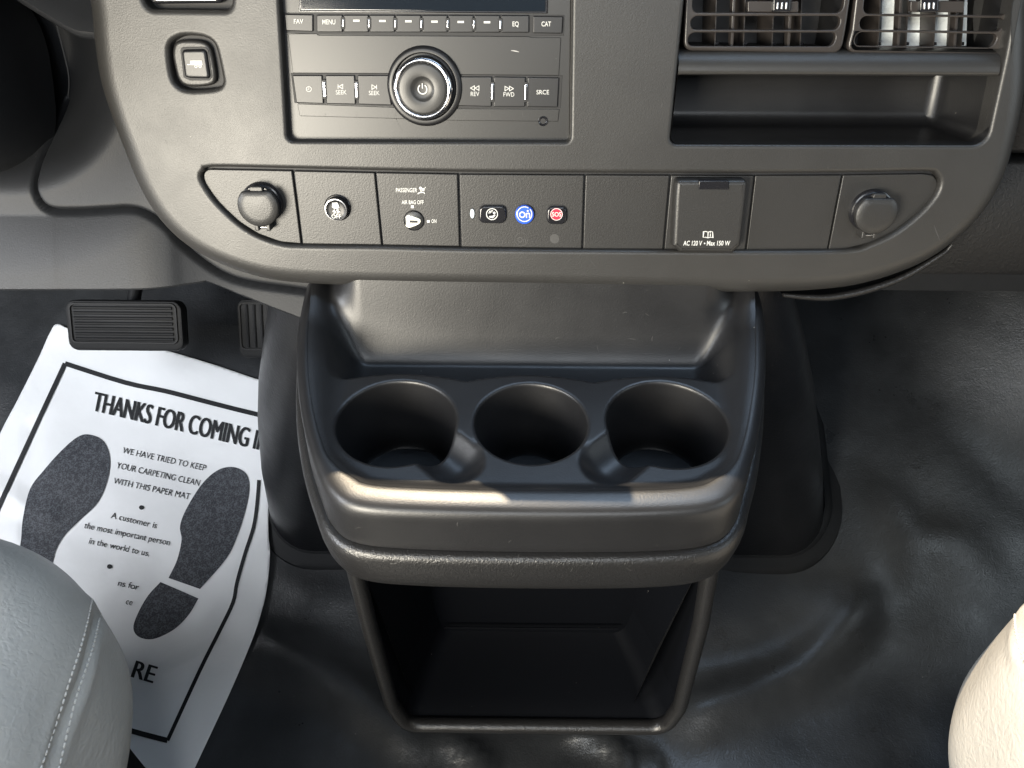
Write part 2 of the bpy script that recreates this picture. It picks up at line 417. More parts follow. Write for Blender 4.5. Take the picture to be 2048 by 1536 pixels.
# ================================================================== CENTRE BEZEL
plate_px = [(213,0),(221,80),(232,160),(250,222),(273,285),(308,372),(351,437),(410,484),(500,521),(600,537),(800,544),(1060,548),(1300,552),(1500,555),(1640,551),(1740,537),(1836,503),(1902,459),(1948,411),(1981,352),(2003,275),(2018,190),(2022,90),(2026,0)]
base = [Vector(q) for q in Dl(plate_px)]
TOPV = .13
outl = catmull([Vector((base[0].x-.001, TOPV))]+[Vector((base[0].x, .09))]+base+[Vector((base[-1].x+.003, .09)), Vector((base[-1].x+.004, TOPV))], 5)
outl = ccw(outl)
bez = thing('centre_bezel', DW(.03, -.16, -.02), 'wide rounded charcoal plastic panel framing the radio, vents and switches', 'dash panel')
h_radio = rpoly(Dl([(549,-150),(574,283),(1141,285),(1146,-150)]), .004)
h_pock = rpoly(Dl([(1372,-150),(1369,0),(1340,289),(1974,291),(2012,115),(2034,-5),(2050,-150)]), [.004,.0,.005,.009,.06,.06,.004])
row_px = [(407,343),(425,335),(584,338),(920,345),(1345,347),(1685,346),(1850,343),(1874,350),(1881,366),(1872,392),(1838,430),(1793,465),(1742,489),(1692,501),(1490,503),(1165,501),(920,498),(765,494),(605,492),(560,488),(514,472),(475,447),(432,406),(406,369),(401,352)]
h_row = [Vector(q[:2]) for q in catmull([Vector((*q, 0)) for q in Dl(row_px)], 3, True)]
tow_px = [(352,76),(372,71),(405,74),(424,84),(433,104),(443,150),(444,166),(434,176),(405,180),(372,180),(352,170),(342,150),(336,104),(340,86)]
h_tow = [Vector(q[:2]) for q in catmull([Vector((*q, 0)) for q in Dl(tow_px)], 3, True)]
h_sw = rpoly(Dl([(277,-120),(287,18),(462,20),(467,-120)]), .006)
holes = [h_radio, h_pock, h_row, h_tow, h_sw]
lip = [.0022, .0026, .0030, .0030, .0035]; depth = [.016, .016, .0085, .0085, .012]
mb = MB()
rr = .016; rs = [ring(outl, 0), ring(inset(outl, -.0006), 0)]
for k in range(1, 9):
    a = math.pi/2*k/8; rs.append(ring(inset(outl, -.0006-rr*math.sin(a)), -rr*(1-math.cos(a))))
rs.append(ring(inset(outl, -.0006-rr), -.045)); rs.append(ring(inset(outl, .0), -.046)); mb.rings([r[::-1] for r in rs])
pl_holes = []
for h, l, dp in zip(holes, lip, depth):
    h = ccw(h); o0 = inset(h, -l-.0005); hh = [ring(o0, 0), ring(inset(h, -l), 0)]
    for k in range(1, 6):
        a = math.pi/2*k/5; hh.append(ring(inset(h, -l*(1-math.sin(a))), -l*(1-math.cos(a))))
    hh.append(ring(inset(h, .0004), -dp)); mb.rings(hh); pl_holes.append(o0)
plate_mb(mb, outl, pl_holes, 0)
shell = mb.build('shell', M['dash'], bez, True, 60)
# storage pocket behind the opening, bar above it
hp = ccw(h_pock); mbp = MB()
po = ccw(rpoly(Dl([(1357,150),(1341,288),(1973,290),(2008,150)]), [.002,.005,.009,.002]))
DPK = .075
rsk = [ring(po, -.002), ring(po, -.016), ring(inset(po, .001), -.03), ring(inset(po, .002), -DPK+.010)]
for k in range(1, 5):
    a = math.pi/2*k/4; rsk.append(ring(inset(po, .002+.010*(1-math.cos(a))), -DPK+.010-.010*math.sin(a)))
mbp.rings(rsk); plate_mb(mbp, inset(po, .012), [], -DPK)
mbp.build('storage_pocket', M['console'], bez, True, 60)
bar = MB(); bl = D(1361, 128); br_ = D(2007, 130)
nb = 40; prof = [(.0085,-.034),(.0085,-.022),(.0078,-.013),(.0052,-.0068),(0,-.0032),(-.004,-.0020),(-.0062,-.0022),(-.0072,-.0034),(-.0074,-.006),(-.0066,-.016),(-.006,-.05)]
bar.rings([[DW(bl[0]+(br_[0]-bl[0])*i/nb - (.0006 if i == 0 else 0), bl[1]+(br_[1]-bl[1])*i/nb+a, b) for a, b in prof] for i in range(nb+1)], False)
bar.build('crossbar', M['dash'], bez, True, 60)
# dash top above the frame: unseen cowl, its heights set to shade the console from the sun
tp = thing('dash_top', DW(0, TOPV, 0), 'dark grained dash top out of view above the centre panel, shaped to shade the console', 'dash top')
def cowl(name, x0, x1, vtop, lipf, drop=.0):
    pr = [(vtop-.03, .004), (vtop-.008, .006), (vtop, .0), (vtop+.004, -.02), (vtop+.012, -.20), (vtop+.004, -.45), (vtop+.03, -.72), (vtop+.02, -.74)]
    mb_ = MB(); n = 24
    mb_.rings([[DW(x0+(x1-x0)*i/n, a, b+lipf) for a, b in pr] for i in range(n+1)], False)
    return mb_.build(name, M['pad'], tp, True, 60)
cowl('top_pad', .12, 1.0, .160, 0)
cowl('centre_pad', -.26, .12, .211, .03)
slab('shadow_wedge', [(-.086,.19),(-.046,.19),(.006,.292),(-.072,.292)], .016, .033, .003, M['pad'], tp)  # unseen wedge, added to cast the slanted shadow across the console rim
cowl('sun_block_hood', -1.10, -.26, .20, .20)  # unseen hood, pushed far out to keep the sun off the driver seat

# ================================================================== RADIO
DR = -.009
rad = thing('car_radio', DW(-.06, -.04, DR), 'black car radio with a silver ringed round knob and two button rows', 'car radio')
slab('faceplate', Dl([(552,-150),(577,282),(1139,283),(1143,-150)], DR), DR-.012, DR, .0006, M['radio'], rad)
disp = slab('display', Dl([(597,-140),(601,20),(1091,23),(1093,-140)], DR), DR-.002, DR+.0007, .0004, M['glass'], rad)
slab('display_frame', Dl([(593,-145),(598,24),(1095,27),(1098,-145)], DR), DR-.002, DR+.0012, .0005, M['gloss'], rad, [ccw(Dl([(597,-140),(601,20.5),(1091,23.5),(1093,-140)], DR))], hbev=.0003)
def button(poly_px, shapes, lab, h=.0016, bev=.0006, m_='button', rad_=.0007):
    o = slab('button', rpoly(Dl(poly_px, DR), rad_, 3), DR-.001, DR+h, bev, M[m_], rad)
    if lab: o['label'] = lab
    if shapes: pxart('legend', shapes, DR+h, M['white'], o)
    return o
def gap(poly_px): slab('gap', Dl(poly_px, DR), DR-.001, DR+.0002, .0001, M['dark'], rad)
# dark joints under the button rows
slab('joint_recess', Dl([(566,25),(568,65),(637,69),(1062,73),(1128,71),(1129,30),(632,26)], DR), DR-.002, DR+.00025, .0002, M['dark'], rad)
slab('joint_recess', Dl([(582,146),(589,206),(784,213),(912,216),(1121,216),(1125,151),(914,149),(784,147)], DR), DR-.002, DR+.00025, .0002, M['dark'], rad)
button([(570,28),(573,61),(627,63),(627,29)], [ptxt('FAV', 588, 607, 47, 9.5, .01)], 'button reading FAV')
xs = [633, 687, 739, 791, 843.5, 896, 948, 1001, 1059]
for k in range(8):
    a, b = xs[k]+1.0, xs[k+1]-1.0; t0 = 29.5+.3*k*.5; t1 = 64+.3*k*.5
    if k == 0: sh = [ptxt('MENU', 645, 671, 48.5, 10, .01)]; lb = 'button reading MENU'
    elif k == 7: sh = [ptxt('EQ', 1025, 1037.5, 52.5, 10, .01)]; lb = 'button reading EQ'
    else: c = [0,713,765,817,869,921.5,974][k]; y = 40.5+k*.65; sh = [poly([(c-6.5,y-2),(c+6.5,y-2),(c+6.5,y+2.2),(c-6.5,y+2.2)])]; lb = None
    button([(a,t0),(a+.5,t1),(b,t1),(b,t0)], sh, lb)
button([(1066,32),(1066,66),(1124,67),(1126,33)], [ptxt('CAT', 1083, 1102, 52.5, 10, .01)], 'button reading CAT')
def divider(x, y0, y1, wd=4.4, lean=0):
    o = slab('divider', rpoly(Dl([(x-wd/2,y0),(x-wd/2+lean,y1),(x+wd/2+lean,y1),(x+wd/2,y0)], DR), .0007, 4), DR, DR+.0022, .0006, M['chrome'], rad)
    return o
def surround(x, y0, y1, lean=0): slab('divider_seat', rpoly(Dl([(x-4.6,y0-4),(x-4.6+lean,y1+4),(x+4.6+lean,y1+4),(x+4.6,y0-4)], DR), .001, 4), DR-.001, DR+.00185, .0004, M['dark'], rad)
for k in range(1, 8):
    surround(xs[k], 37+.4*k, 54+.6*k); divider(xs[k], 37+.4*k, 54+.6*k)
slab('upper_panel', rpoly(Dl([(576,67),(586,146),(783,147),(800,142),(906,143),(914,149),(1118,151),(1122,75),(1062,75),(1058,73),(637,70),(634,67)], DR), .0006, 2), DR-.001, DR+.0006, .0004, M['radio'], rad)
slab('lower_panel', rpoly(Dl([(595,207),(600,232),(786,237),(910,241),(1116,243),(1119,218),(912,217),(784,214)], DR), .0006, 2), DR-.001, DR+.0006, .0004, M['radio'], rad)
clock = [stroke(arc((618,178),5,0,345), 1.1, True), stroke([(618,174.5),(618,178.5),(615,178.5)], 1)]
def tri(x0, x1, y, h): return stroke([(x0,y),(x1,y-h),(x1,y+h)], 1.3, True)
button([(586,150),(594,205),(648,207),(645,150)], clock, 'button with a clock symbol')
button([(652,150),(654,207),(712,208),(710,150)], [tri(678,686,173,4.6), stroke([(676.5,168.5),(676.5,177.5)],1.3), ptxt('SEEK', 672, 693.5, 188.5, 9)], 'button with a back arrow reading SEEK')
button([(716,150),(718,208),(784,210),(778,180),(783,150)], [tri(752,744,174,4.6), stroke([(753.5,169.5),(753.5,178.5)],1.3), ptxt('SEEK', 738, 759.5, 190, 9)], 'button with a forward arrow reading SEEK')
button([(915,153),(920,182),(913,211),(983,213),(984,153)], [tri(941,949,176,4.6), tri(950,958,176,4.6), ptxt('REV', 941.5, 958.5, 192, 9.2)], 'button reading REV')
button([(988,153),(987,213),(1050,213),(1051,154)], [tri(1018,1010,177,4.6), tri(1027,1019,177,4.6), ptxt('FWD', 1007, 1028.5, 193, 9.2)], 'button reading FWD')
button([(1055,154),(1054,213),(1115,214),(1118,155)], [ptxt('SRCE', 1073, 1098, 188.5, 9.2)], 'button reading SRCE')
for x, y0, y1, ln in ((649,162,194,2),(713.5,164,195,1.5),(985.5,166,200,-.5),(1052.5,167,200,-1)):
    surround(x, y0, y1, ln); divider(x, y0, y1, 6, ln)
# knob
kc = D(850, 173, DR)
mb = MB(); mb.rings(revolve(kc, [(.0262,DR-.001),(.0262,DR+.0012),(.0256,DR+.0028),(.0240,DR+.0038),(.0222,DR+.0036),(.0214,DR+.002),(.0212,DR-.001)], 64)[::-1])
mb.build('knob_collar', M['button'], rad)
KH = .0115
kc2 = D(846, 181, DR+KH*.8)
kc2 = (kc[0]-.0006, kc[1]-.0006)
mb = MB(); nk = 180
def kring(r, d, amp=0.0): return [DW(kc2[0]+(r+(amp if k % 2 else -amp))*math.cos(2*math.pi*k/nk), kc2[1]+(r+(amp if k % 2 else -amp))*math.sin(2*math.pi*k/nk), DR+d) for k in range(nk)]
mb.rings([kring(.0206, 0), kring(.0206, .003), kring(.0203, .0034, .0003), kring(.0203, .0078, .0003), kring(.0198, .0086)][::-1], True, True, False)
kn = mb.build('knob', M['button'], rad, True, 25)
mb = MB(); mb.rings([[DW(kc2[0]+r*math.cos(2*math.pi*k/72), kc2[1]+r*math.sin(2*math.pi*k/72), DR+d) for k in range(72)] for r, d in
    [(.0203,.0084),(.0203,.0090),(.0197,.0101),(.0188,.0107),(.0178,.0108),(.0172,.0104),(.0168,.0096)]][::-1]); mb.build('chrome_ring', M['chrome'], kn)
mb = MB(); mb.rings([[DW(kc2[0]+r*math.cos(2*math.pi*k/72), kc2[1]+r*math.sin(2*math.pi*k/72), DR+d) for k in range(72)] for r, d in
    [(.0167,.0092),(.0166,.0103),(.0161,.0107),(.0150,.0109),(.0120,.0110),(.0085,.0110),(.0078,.0108),(.0070,.0102),(.0050,.0097),(.0025,.0095),(.0004,.0095)]][::-1], True, True); mb.build('knob_face', M['radio'], kn)
pc = [stroke(arc((0,0),1.0,122,418,30), .26), stroke([(0,.15),(0,1.25)], .26)]
art('power_symbol', pc, lambda x, y: DW(kc2[0]+x*.0030, kc2[1]+y*.0030, DR+.0104), M['white'], kn)
jc = D(1086, 242, DR)
jk = MB(); jk.rings(revolve(jc, [(.0034,DR),(.0034,DR+.0010),(.0030,DR+.0013),(.0024,DR+.0010),(.0019,DR+.0006),(.0018,DR-.003),(.0002,DR-.003)], 32)[::-1]); jk.build('audio_jack', M['gloss'], rad)
mb = MB(); mb.rings(revolve(jc, [(.0019,DR+.0007),(.0001,DR+.0007)], 24)[::-1]); mb.build('jack_hole', M['dark'], rad)

# ================================================================== AIR VENTS
DV = -.010
def vent(name, quad, slots, label, lit, tab, vanes, posts):
    t = thing(name, DW(*D(quad[1][0], quad[1][1], DV), DV), label, 'air vent', 'dash air vents')
    hs = [rpoly(Dl(s, DV), .0042, 5) for s in slots]
    slab('frame', rpoly(Dl(quad, DV), .006, 5), DV-.004, DV, .0016, M['ventp'], t, hs, hbev=.0007)
    q = ccw(Dl(quad, DV)); mbh = MB(); mbh.rings([ring(inset(q, .002), DV-.002), ring(inset(q, .003), DV-.045)][::1]); plate_mb(mbh, inset(q, .003), [], DV-.045)
    mbh.build('duct', M['dark'], t, False)
    for (xa, xb) in posts:
        slab('post', Dl([(xa,-120),(xb,94),(xb+6,94),(xa+6,-120)], DV-.006), DV-.012, DV-.005, .0005, M['ventp'], t)
    for (xa, xb) in vanes:
        p0 = D(xa, -110, DV-.016); p1 = D(xb, 96, DV-.016); mv = MB(); tw = .004
        a = [DW(p0[0], p0[1], DV-.014), DW(p1[0], p1[1], DV-.014), DW(p1[0]-.003, p1[1], DV-.040), DW(p0[0]-.003, p0[1], DV-.040)]
        b = [p+Vector((.0008, 0, 0)) for p in a]
        mv.add(a+b, [(0,1,2,3),(7,6,5,4),(0,4,5,1),(1,5,6,2),(2,6,7,3),(3,7,4,0)]); mv.build('vane', M['ventp'], t, False)
        pin = D(xb+6, 88, DV-.016); slab('pin', rpoly(Dl([(xb+3,84),(xb+3,91),(xb+11,91),(xb+11,84)], DV-.016), .0006, 3), DV-.03, DV-.016, .0005, M['gloss'], t)
    x0, x1 = tab
    sl = slab('slider', rpoly(Dl([(x0-50 if not lit else x0-18,2),(x0-50 if not lit else x0-18,24),(x1+(16 if not lit else 52),25),(x1+(16 if not lit else 52),2)], DV-.003), .0008, 3), DV-.006, DV-.002, .0005, M['ventp'], t)
    tb = slab('tab', rpoly(Dl([(x0,-6),(x0-1,24),(x1-1,25),(x1,-6)], DV), .0015, 4), DV-.004, DV+.0022, .0009, M['gloss'], t)
    for k in range(3):
        c = x0+(x1-x0)*(.28+.25*k); slab('tab_rib', rpoly(Dl([(c-1.6,4),(c-2.6,19),(c+1.2,19),(c+2.2,4)], DV+.002), .0005, 3), DV+.001, DV+.0032, .0005, M['satin'], tb)
    if lit:
        for (xa, xb, ya, yb) in lit:
            o = slab('light_patch', Dl([(xa,ya),(xa-3,yb),(xb-3,yb),(xb,ya)], DV-.030), DV-.034, DV-.030, .0004, M['vent_light'], t); o['label'] = 'pale blotchy plate standing for light deep in the duct'  # pale colour stands in for the light seen between the slats
    return t
vent('air_vent', [(1374,-150),(1371,0),(1367,101),(1683,107),(1692,60),(1701,0),(1712,-150)],
     [[(1390,-70),(1387,-34),(1700,-34),(1703,-70)], [(1387,-29),(1384,25),(1685,26),(1693,-29)], [(1383,32),(1380,59),(1676,60),(1684,32)], [(1378,65),(1374,92),(1665,93),(1676,65)]],
     'left air vent with dark slats above the storage pocket', None, (1545, 1580), [(1434,1427),(1492,1484),(1549,1541),(1605,1597)], [(1471,1460),(1586,1573)])
vent('air_vent', [(1722,-150),(1711,0),(1704,60),(1692,106),(2006,112),(2022,70),(2036,0),(2044,-150)],
     [[(1737,-70),(1733,-32),(2026,-30),(2028,-70)], [(1732,-27),(1726,27),(2015,31),(2024,-25)], [(1722,32),(1718,59),(2003,63),(2012,36)], [(1714,64),(1707,91),(1985,95),(1999,68)]],
     'right air vent with pale light patches between its slats', [(1765,1800,-20,92),(1815,1842,-20,92),(1872,1906,-20,92),(1921,1936,-20,92)], (1838, 1875), [(1762,1752),(1818,1808),(1873,1863),(1930,1918)], [(1806,1792),(1921,1905)])

# ================================================================== SWITCH ROW
DS = -.0045
slab('row_backing', inset(ccw(h_row), -.001), -.016, -.0075, .0005, M['dark'], bez)
def panel(name, px, label, cat, group=None, rad_=.0005, bev=.0007, smooth_=False):
    P = Dl(px, DS)
    if smooth_: P = [Vector(q[:2]) for q in catmull([Vector((*q, 0)) for q in P], 4, True)]
    else: P = rpoly(P, rad_, 2)
    c = Vector((sum(q[0] for q in P)/len(P), sum(q[1] for q in P)/len(P)))
    t = thing(name, DW(c.x, min(q[1] for q in P), DS-.003), label, cat, group)
    slab('plate', P, DS-.003, DS, bev, M['plate'], t)
    return t
def outlet_cap(t, cpx, rpx, lean):
    c = D(cpx[0], cpx[1], DS+.012); n = 48; rc = rpx*.000362
    def cap(r, d, flat=.74):
        out = []
        for k in range(n):
            a = 2*math.pi*k/n; x, y = math.cos(a), math.sin(a)
            out.append(DW(c[0]+r*x, c[1]+r*min(y, flat), d))
        return out
    mb_ = MB(); mb_.rings([cap(rc*.86, DS+.0088), cap(rc*.97, DS+.0088), cap(rc, DS+.0096), cap(rc, DS+.0116), cap(rc*.985, DS+.0124), cap(rc*.94, DS+.0130), cap(rc*.6, DS+.0134), cap(rc*.01, DS+.0135)], True)
    cp = mb_.build('cap', M['plate'], t, True, 55)
    mb_ = MB(); mb_.rings(revolve(c, [(rc*1.02,DS-.001),(rc*1.02,DS+.003),(rc*.99,DS+.0042),(rc*.93,DS+.0046),(rc*.90,DS+.0086),(rc*.3,DS+.0087)], 48)); mb_.build('socket', M['gloss'], t)
    slab('lift_tab', rpoly([(c[0]-rc*.34,c[1]+rc*.70),(c[0]+rc*.34,c[1]+rc*.70),(c[0]+rc*.30,c[1]+rc*.95),(c[0]-rc*.30,c[1]+rc*.95)], .0012, 3), DS+.0085, DS+.0112, .0008, M['plate'], cp)
    hy = c[1]-rc*1.12
    for s in (-1, 1):
        slab('hinge', rpoly([(c[0]+s*.0042-.0016,hy-.0024),(c[0]+s*.0042+.0016,hy-.0024),(c[0]+s*.0042+.0016,hy+.0042),(c[0]+s*.0042-.0016,hy+.0042)], .0008, 3), DS, DS+.0095, .0009, M['plate'], cp)
    a = [DW(c[0]-.0055, hy-.0004, DS+.0062), DW(c[0]+.0055, hy-.0004, DS+.0062)]
    mb_ = MB(); mb_.tube(a, .0009, 10); mb_.build('hinge_pin', M['satin'], cp)
t1 = panel('power_outlet', [(414,338.5),(500,340),(583.5,341.5),(593,415),(602,487.5),(561,484),(516,467.5),(477,443),(436,404),(410,367),(406,349)], 'capped round power outlet at the left end of the switch row', 'power outlet', 'round capped outlets', rad_=[.005,0,.0006,0,.0006,.02,.02,.02,.02,.012,.005])
outlet_cap(t1, (516, 413), 41, 1)
t2 = panel('stability_button', [(587.5,342),(749,345.5),(763,490),(605.5,488)], 'round skidding car OFF button on its square plate', 'button')
c = D(673, 418, DS+.004)
mb = MB(); mb.rings(revolve(c, [(.0098,DS-.001),(.0098,DS+.0008),(.0094,DS+.0012),(.0091,DS+.0006),(.0089,DS-.001)], 48)[::-1]); mb.build('button_ring', M['gloss'], t2)
mb = MB(); mb.rings(revolve(c, [(.0086,DS-.001),(.0086,DS+.0050),(.0082,DS+.0062),(.0076,DS+.0064),(.0073,DS+.0061),(.0050,DS+.0058),(.0001,DS+.0056)], 48)[::-1]); b2 = mb.build('button', M['button'], t2)
mb = MB(); mb.rings(revolve(c, [(.0080,DS+.0066),(.00745,DS+.0067),(.0073,DS+.0064)], 48)[::-1]); mb.build('pale_ring', M['satin'], b2)
car = [poly([(-.30,.78),(.25,.82),(.38,.50),(.42,.22),(-.12,.10),(-.36,.30)]), stroke([(-.10,.02),(-.28,-.14),(-.04,-.22),(-.26,-.40)], .12), stroke([(.30,.10),(.10,-.06),(.36,-.16),(.14,-.36)], .12), txt('OFF', -.52, .52, -.92, .46, .01)]
art('legend', car, lambda x, y: DW(c[0]+x*.0068, c[1]+y*.0068, DS+.0068), M['white'], b2)
t3 = panel('airbag_switch', [(752,345.5),(915,348.5),(919,493),(766,490)], 'passenger air bag key switch plate with white lettering', 'switch')
person = [poly(circ((841,376), 3.0, 14)), stroke([(841.5,380),(843,384.5),(838,385.5),(835.5,388)], 2.0), stroke([(843,384.5),(848,384.5),(849.5,387.5)], 1.8), poly(circ((846.5,379), 3.0, 14)), stroke([(846,381.5),(851.5,373.5)], 1.2)]
pxart('lettering', [ptxt('PASSENGER', 792, 834.5, 384, 8.6, .01), ptxt('AIR BAG OFF', 803.5, 847.5, 408, 8.2, .01), ptxt('ON', 863, 873, 445.5, 7.6, .01), poly([(822,410.5),(828,410.5),(828,416),(822,416)]), poly([(854,440),(859.5,440),(859.5,445),(854,445)])]+person, DS, M['white'], t3)
c3 = D(828, 441, DS)
mb = MB(); mb.rings(revolve(c3, [(.0078,DS+.0002),(.0076,DS+.0009),(.0072,DS+.0004),(.0071,DS-.0)], 48)[::-1]); mb.build('lock_ring', M['gloss'], t3)
mb = MB(); mb.rings(revolve(c3, [(.0070,DS+.0001),(.0070,DS+.0007),(.0066,DS+.0010),(.0001,DS+.0010)], 48)[::-1]); lk = mb.build('lock_barrel', M['radio'], t3)
slab('key_slot_surround', [Vector(q[:2]) for q in catmull([Vector((*D(a, b, DS), 0)) for a, b in [(812,433),(817,429.5),(824,431),(838,436),(842,441),(838,447),(824,453),(817,454),(812,450),(814,441)]], 4, True)], DS+.0005, DS+.0019, .0005, M['cream'], lk)
slab('key_slot', Dl([(820,439),(820,444),(836,444.5),(836,439.5)], DS), DS+.0015, DS+.0021, .0001, M['dark'], lk)
t4 = panel('assistance_panel', [(919,349),(1168,350.5),(1163,497),(923,494)], 'plate of three buttons, blue, black and red, with a pale indicator', 'button panel')
def pbtn(px, m_, lab, h=.0030, bev=.0014, r_=.002):
    q = rpoly(Dl(px, DS), r_, 6); slab('button_well', inset(ccw(q), -.0007), DS-.001, DS+.0004, .0002, M['dark'], t4)
    o = slab('button', q, DS-.001, DS+h, bev, M[m_], t4); o['label'] = lab; return o
b = pbtn([(959,410),(957,444),(1012,445),(1012,410)], 'gloss', 'black oblong button with a seated figure symbol', r_=.0042)
cx, cy = 984, 428
pxart('legend', [stroke(arc((cx,cy),11,0,352,36), 1.7, True), poly(circ((cx+4.5,cy-2.5), 2.6, 12)), poly([(cx-6,cy+6.5),(cx+2,cy+8),(cx+7,cy+2.5),(cx+5,cy+.5),(cx+1,cy+3.5),(cx-5,cy+3.5)]), stroke([(cx-6,cy-1),(cx-5.5,cy-4),(cx-4,cy-7)],1.5), stroke([(cx-3.2,cy-2),(cx-2.6,cy-5),(cx-1,cy-8)],1.5), stroke([(cx-.5,cy-3.5),(cx+.2,cy-6),(cx+1.6,cy-8)],1.3)], DS+.003, M['white'], b)
bc = D(1049, 428, DS); q = circ(bc, .0071, 40); slab('button_well', circ(bc, .0078, 40), DS-.001, DS+.0004, .0002, M['dark'], t4)
b = slab('button', q, DS-.001, DS+.0032, .0014, M['blue'], t4); b['label'] = 'round blue button reading On with a star'
cx, cy = 1049, 428
star = []
for k in range(10):
    a = R(-90+36*k); rr_ = 3.0 if k % 2 == 0 else 1.3; star.append((cx+6.5+rr_*math.cos(a), cy-6.3+rr_*math.sin(a)))
pxart('legend', [stroke(arc((cx,cy),14.6,-42,302,40), 1.7), stroke(arc((cx-4.6,cy+1.2),5.2,0,350,28), 2.6, True), stroke([(cx+4,cy+7.6),(cx+4,cy-2.2)],2.5), stroke([(cx+4,cy+.8),(cx+5.6,cy-1.4),(cx+8,cy-1.7),(cx+9.8,cy-.2),(cx+10.2,cy+2.2),(cx+10.2,cy+7.6)],2.5), poly(star)], DS+.0032, M['white'], b)
b = pbtn([(1094,411),(1093,446),(1133,447),(1133,412)], 'gloss', 'black square button with a red SOS disc', r_=.0042)
sc = D(1113, 428.5, DS+.003); ds = slab('red_disc', circ(sc, .0047, 32), DS+.002, DS+.0034, .0003, M['red'], b)
pxart('legend', [stroke(arc((1113,428.5),11.6,0,350,36),1.3,True), ptxt('SOS', 1104, 1122.5, 432.6, 9, .015)], DS+.0036, M['white'], b)
slab('indicator', circ(D(944.5,427,DS), .0016, 24, .0036), DS-.001, DS+.0006, .0003, M['lens'], t4)
slab('indicator_ring', circ(D(944.5,427,DS), .0022, 24, .0044), DS-.001, DS+.0003, .0002, M['dark'], t4)
pxart('ghost_lettering', [stroke(arc((980,477),10,0,352,30),1,True), stroke(arc((1043,478),13,0,352,30),1,True), ptxt('On',1035,1052,484,11,.01), poly(circ((1109,477),9.5,26))], DS-.0002, M['ghost'], t4)
panel('blank_plate', [(1171.5,350.5),(1339,351),(1325.5,498.5),(1166.5,497.5)], 'plain switch blank right of the red SOS button', 'switch blank', 'blank switch plates')
t6 = panel('mains_outlet', [(1342.5,351),(1507.5,351.5),(1490,499.5),(1329,498.5)], 'square flip cover of the mains outlet marked AC 120 V', 'mains outlet')
DC = DS+.0115
cv = slab('cover', rpoly(Dl([(1353,361),(1350,395),(1345,492),(1360,506),(1465,507),(1482,492),(1493,395),(1496,361)], DC), [.003,0,.0012,.0012,.0012,.0012,0,.003], 4), DS+.0004, DC, .0032, M['plate'], t6)
slab('hinge_bar', rpoly(Dl([(1397,361),(1397,378),(1457,378.5),(1457,361)], DC), .0006, 3), DC-.004, DC+.0012, .0006, M['gloss'], cv)
slab('hinge_slot', Dl([(1396,376),(1396,379.5),(1458,380),(1458,376.5)], DC), DC-.001, DC+.0003, .0001, M['dark'], cv)
for x, y in ((1358,368),(1491,369)):
    slab('bumper', circ(D(x, y, DC), .0012, 16), DC-.004, DC-.0016, .0003, M['dark'], cv)
book = [stroke([(1416,464),(1411,462.5),(1407,463),(1406,474.5),(1411,474),(1415.5,475.5),(1420,474),(1425.5,475),(1425,463.5),(1421,462.5),(1416,464),(1415.5,474.5)], 1.5), stroke([(1420.5,467.5),(1420.5,472.5)],1.7), poly(circ((1420.5,465.4),1.1,10))]
pxart('lettering', [ptxt('AC 120 V', 1366, 1404.5, 490.5, 9.6, .018, .18), poly(circ((1409,486.5),1.6,12)), ptxt('Max 150 W', 1413, 1460.5, 490.5, 9.6, .018, .18)]+book, DC, M['white'], cv)
panel('blank_plate', [(1511,351.5),(1683,350.5),(1654.5,498.5),(1493.5,499.5)], 'plain switch blank between the mains outlet cover and right power outlet', 'switch blank', 'blank switch plates')
t8 = panel('power_outlet', [(1686.5,350.5),(1846,348),(1868,351),(1876,366),(1868,389),(1835,426),(1790,461),(1740,485.5),(1692,497),(1657.5,498.5)], 'capped round power outlet at the right end of the switch row', 'power outlet', 'round capped outlets', rad_=[.0006,.01,.006,.006,.02,.03,.03,.03,.02,.0006])
outlet_cap(t8, (1753, 428), 42, -1)

# tow switch and the switch above it
tw = thing('tow_switch', DW(*D(392, 170), -.008), 'small rounded push switch with a white trailer symbol', 'switch')
DT = -.006
slab('well', inset(ccw(h_tow), -.0005), -.02, -.0082, .0005, M['dark'], tw)
q = [Vector(a[:2]) for a in catmull([Vector((*D(x, y, DT), 0)) for x, y in [(353,84),(372,79),(405,81),(421,92),(428,112),(434,150),(430,166),(412,172),(378,172),(360,160),(351,132),(347,104)]], 4, True)]
slab('surround', q, DT-.003, DT+.0025, .0022, M['plate'], tw)
bt = slab('button', rpoly(Dl([(364,99),(371,153),(381,156),(418,157),(421,152),(413,98)], DT+.003), [.0028,.0015,.0015,.0015,.0015,.0028], 5), DT, DT+.0050, .0018, M['button'], tw)
slab('button_gap', rpoly(Dl([(360,94),(367,155),(380,161),(420,161),(425,153),(416,93)], DT+.0026), [.003,.0015,.0015,.0015,.0015,.003], 5), DT, DT+.0028, .0003, M['dark'], tw)
pxart('trailer_symbol', [poly([(381,121),(404.5,121),(405.5,130),(381,130)]), stroke([(375,129),(383,129)],1.8), stroke(arc((392.5,132.5),2.4,0,350,18),1.6,True), stroke(arc((400.5,132.5),2.4,0,350,18),1.6,True)], DT+.005, M['white'], bt)
us = thing('mode_switch', DW(*D(375, 10), -.01), 'glossy dark switch cut off by the top edge of the picture', 'switch')
slab('well', inset(ccw(h_sw), -.0005), -.025, -.0115, .0005, M['dark'], us)
sb = slab('bezel_cap', rpoly(Dl([(292,-120),(298,8),(446,6),(452,-120)], -.004), .004, 5), -.011, -.003, .0025, M['gloss'], us)
slab('bright_insert', rpoly(Dl([(304,-100),(306,2),(438,1),(442,-100)], -.003), .003, 4), -.0035, -.0024, .0004, M['satin'], sb)

